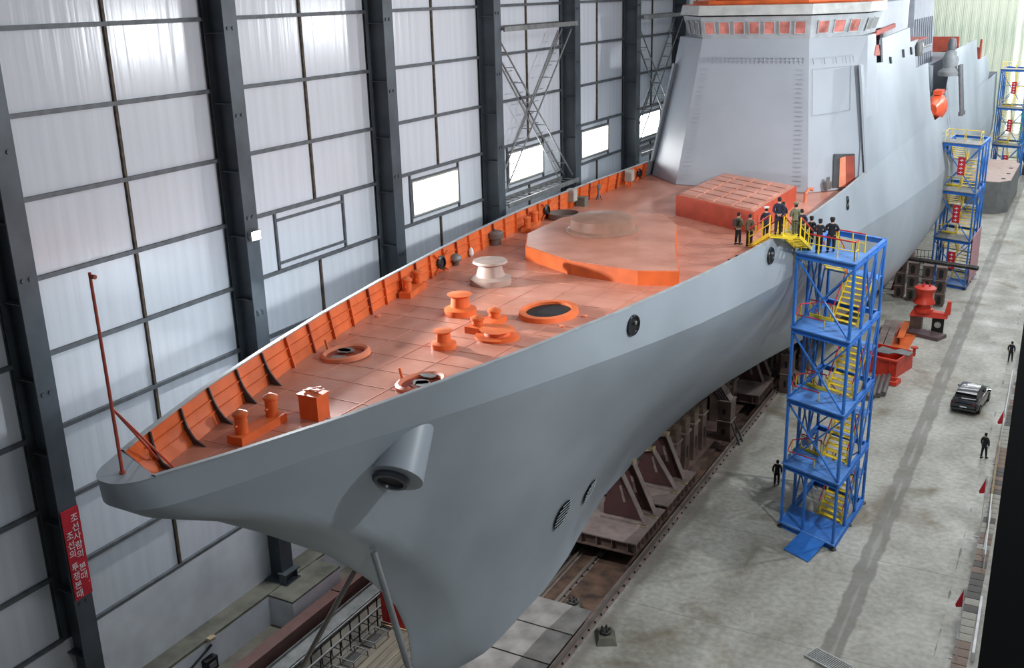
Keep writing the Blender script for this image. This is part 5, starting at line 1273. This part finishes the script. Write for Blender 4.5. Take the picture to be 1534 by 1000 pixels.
# ---- right edge: flagpoles, planks, boards, grate
for (tb, bb2, lab) in (((1508, 612), (1494, 696), 'slim white flagpole with a red pennant, furthest of the three'), ((1480, 713), (1467, 805), 'slim white flagpole with a red pennant, middle of the three'), ((1450, 880), (1432, 988), 'slim white flagpole with a red pennant, nearest of the three')):
    p = AT(*bb2, z=0); h = AT(*tb, y=p.y).z
    t = thing('flagpole', lab, 'flagpole', p, group='small flagpoles along the right side of the floor')
    b = MB(); b.tube((0, 0, .04), (0, 0, h), .028, n=8); b.build('pole', t, WHITEP)
    b = MB(); b.extr([(0.02, 0, h), (-.32, .05, h - 1.0), (-.28, .05, h - 1.15), (-.02, .1, h - 1.1), (.06, .03, h - .5)], (0, .03, 0)); b.build('pennant', t, SIGNR)
    b = MB(); b.tube((-.35, 0, .03), (.35, 0, .03), .03, n=6); b.tube((0, -.35, .03), (0, .35, .03), .03, n=6)
    b.build('pole_foot', t, WHITEP)
y = 42; i = 0
pcols = (mat('paver_pale', (.40, .38, .33), .8), mat('paver_dark', (.14, .13, .12), .8), mat('paver_brown', (.27, .2, .16), .8))
pv = thing('kerb_paving', 'row of patchy square paving slabs along the right edge of the floor', 'paving', (-1.95, 42, 0)); pvm = []
for m in pcols: b = MB(); b.use(m); b.box(-.33, .33, 0, .62, 0, .06); pvm.append(b.mesh('paving_slab'))
while y < 130: link('paving_slab', pvm[(int(y / 4) + random.choice((0, 0, 0, 1))) % 3], pv, (0, y - 42, 0)); y += .68
for j, (a, c, lab, m) in enumerate((((1457, 985), (1470, 900), 'white board propped low by the right edge nearest the camera', WHITEP), ((1474, 830), (1483, 770), 'white panel lying beside the middle flagpole', WHITEP), ((1478, 800), (1497, 660), 'pale timber plank along the right edge beside the flagpoles', WOOD))):
    A_ = AT(*a, z=.25); B2 = AT(*c, z=.25); t = thing('edge_board', lab, 'board', (A_.x, A_.y, 0)); b = MB(); b.bar((0, 0, .3), (B2.x - A_.x, B2.y - A_.y, .3), .12, .5); b.build('board_face', t, m)
for (a, c) in (((1517, 555), (1497, 668)), ((1486, 740), (1476, 830))):
    A_ = AT(*a, z=1.0); B2 = AT(*c, z=1.0); t = thing('side_rail', ('long white guard rail beside the right wall, far section' if a[0] > 1500 else 'white guard rail beside the right wall, near section'), 'railing', (B2.x, B2.y, 0)); b = MB(); b.tube((0, 0, 1.0), (A_.x - B2.x, A_.y - B2.y, 1.0), .04, n=6); b.build('rail_tube', t, WHITEP)
    for q in range(4): f = q / 3; b = MB(); b.tube(((A_.x - B2.x) * f, (A_.y - B2.y) * f, 0), ((A_.x - B2.x) * f, (A_.y - B2.y) * f, 1.0), .03, n=6); b.build('rail_post', t, WHITEP)
p = AT(1241, 992, z=0); t = thing('drain_grate', 'slotted grey metal grate on the floor at the bottom edge of the photo', 'grate', p, math.radians(-22))
b = MB()
for (x0, x1, y0, y1) in ((-1.0, 1.1, -.5, -.42), (-1.0, 1.1, .42, .5), (-1.0, -.92, -.42, .42), (1.02, 1.1, -.42, .42)): b.box(x0, x1, y0, y1, 0, .12)
b.build('grate_frame', t, mat('grate_grey', (.45, .45, .43), .5))
for q in range(20): b = MB(); x_ = -.86 + q * .095; b.box(x_ - .02, x_ + .02, -.42, .42, .03, .11); b.build('grate_bar', t, mat('grate_grey', (.45, .45, .43), .5))
b = MB(); b.box(-.92, 1.02, -.42, .42, 0, .03); b.build('grate_base', t, BLACK)

# ---- left floor: beams, walkway, frames, red cabinet
for j, (x_, y0, y1, lab) in enumerate(((-30.9, 27, 36.4, 'near length of the long brown box beam beside the left ledge'), (-30.9, 36.5, 52, 'far length of the long brown box beam beside the left ledge'))):
    t = thing('box_beam', lab, 'beam', (x_, y0, 0), group='brown box beams by the left ledge'); b = MB(); b.box(-.35, .35, 0, y1 - y0, .25, 1.0); b.build('beam_body', t, mat('beam_rust', (.13, .065, .055), .55))
    for q in range(3): b = MB(); yy = lerp(.6, y1 - y0 - .6, q / 2); b.box(-.4, .4, yy - .15, yy + .15, 0, .25); b.build('bearer', t, WOOD)
t = thing('cable_trough', 'pale grey sheet trough beside the brown beam on the left', 'trough', (-29.9, 27, 0)); b = MB(); b.box(-.4, .4, 0, 14, .3, .34); b.box(-.4, -.36, 0, 14, .0, .5); b.build('trough_sheet', t, GREYM)
t = thing('pipe_stack', 'dark pipes stacked on the left floor behind the walkway rail', 'pipes', (-29.25, 41, 0))
for q in range(4): b = MB(); b.tube((-.9 + .55 * q, 0, .25 + (q % 2) * .02), (-.9 + .55 * q, 9, .25), .24, n=12); b.build('pipe_body', t, DKM, True)
t = thing('metal_walkway', 'dark railing frame with wire hoops along the left floor under the bow', 'railing', (-28.6, 29, 0))
for x_, zz in ((0, 1.1), (.55, .95)): b = MB(); b.bar((x_, 0, zz), (x_, 11, zz), .08); b.build('top_rail', t, GREYM)
for q in range(15): yy = .3 + q * .75; b = MB(); b.bar((0, yy, 0), (0, yy, 1.1), .05); b.bar((.55, yy, 0), (.55, yy, .95), .05); b.bar((0, yy, .5), (.55, yy, .5), .04); b.build('rail_frame', t, BLACK)
for q in range(6):
    yy = .8 + q * 1.7; hoop = thing('steel_tray', ('square wire tray nearest the camera in the row before the dark railing', 'square wire tray, second in the row before the dark railing', 'square wire tray, third in the row before the dark railing', 'square wire tray, fourth in the row before the dark railing', 'square wire tray, fifth in the row before the dark railing', 'square wire tray at the far end of the row before the dark railing')[q], 'tray', (-27.4, 29 + yy, 0), group='wire trays on the left floor')
    for a, c in (((-.4, -.55), (.4, -.55)), ((.4, -.55), (.4, .55)), ((.4, .55), (-.4, .55)), ((-.4, .55), (-.4, -.55))): b = MB(); b.bar((*a, .35), (*c, .35), .04); b.bar((*a, .0), (*a, .35), .04); b.build('tray_edge', hoop, GREYM)
    b = MB(); b.box(-.4, .4, -.55, .55, .02, .04); b.build('tray_mesh', hoop, DKM)
P_ = AT(581, 938, z=0)
t = thing('red_cabinet', 'tall red cabinet with a small white round mark, standing under the bow', 'cabinet', P_, math.radians(4))
b = MB(); b.box(-.2, 1.9, 0, 2.6, .12, 4.0); b.build('cabinet_body', t, mat('cabinet_red', (.55, .02, .01), .5))
b = MB(); b.box(-.3, 2.0, -.1, 2.7, 0, .12); b.build('plinth', t, WOOD)
b = MB(); b.box(-.28, .05, -.04, -.0, .15, 4.05); b.build('door_edge', t, mat('cabinet_red2', (.4, .015, .01), .5))
b = MB(); b.lathe([(.2, 0), (.2, .015)], (.45, -.01, 3.3), 20, axis=(0, -1, 0)); b.build('round_mark', t, WHITEP)
t = thing('floor_boards', 'weathered timber boarding laid on the floor under the bow', 'boards', (-26.3, 27, 0))
for q in range(7): b = MB(); b.box(-.9 + q * .36, -.56 + q * .36, 0, 15, 0, .06 + .01 * (q % 2)); b.build('board', t, mat('grey_timber', (.19, .16, .12), .85, 0, .3, 3, stretch=(1, .15, 1)))
p = AT(312, 988, x=-32.9)
t = thing('electric_cabinet', 'black electrical box on the white ledge face at the lower left', 'box', (-32.98, p.y, p.z - .1))
b = MB(); b.box(0, .35, -.35, .35, -.4, .25); b.build('box_body', t, BLACK)
b = MB(); b.box(.35, .37, -.22, .22, -.25, .05); b.build('box_dial', t, GREYM)
b = MB(); b.tube((.1, -1.5, .2), (.1, .3, .75), .06, n=6); b.build('conduit', t, BLACK)
p = AT(316, 957, z=1.7); t = thing('tin_scrap', 'crumpled piece of rubbish on the concrete ledge', 'debris', (p.x, p.y, 1.7)); b = MB(); b.extr([(-.15, -.2, 0), (.12, -.18, 0), (.18, .1, 0), (.02, .22, 0), (-.16, .12, 0)], (.02, .02, .12)); b.build('scrap_body', t, mat('tin_scrap', (.4, .3, .2), .6))
for (qx, qy) in ((430, 872),):
    pass
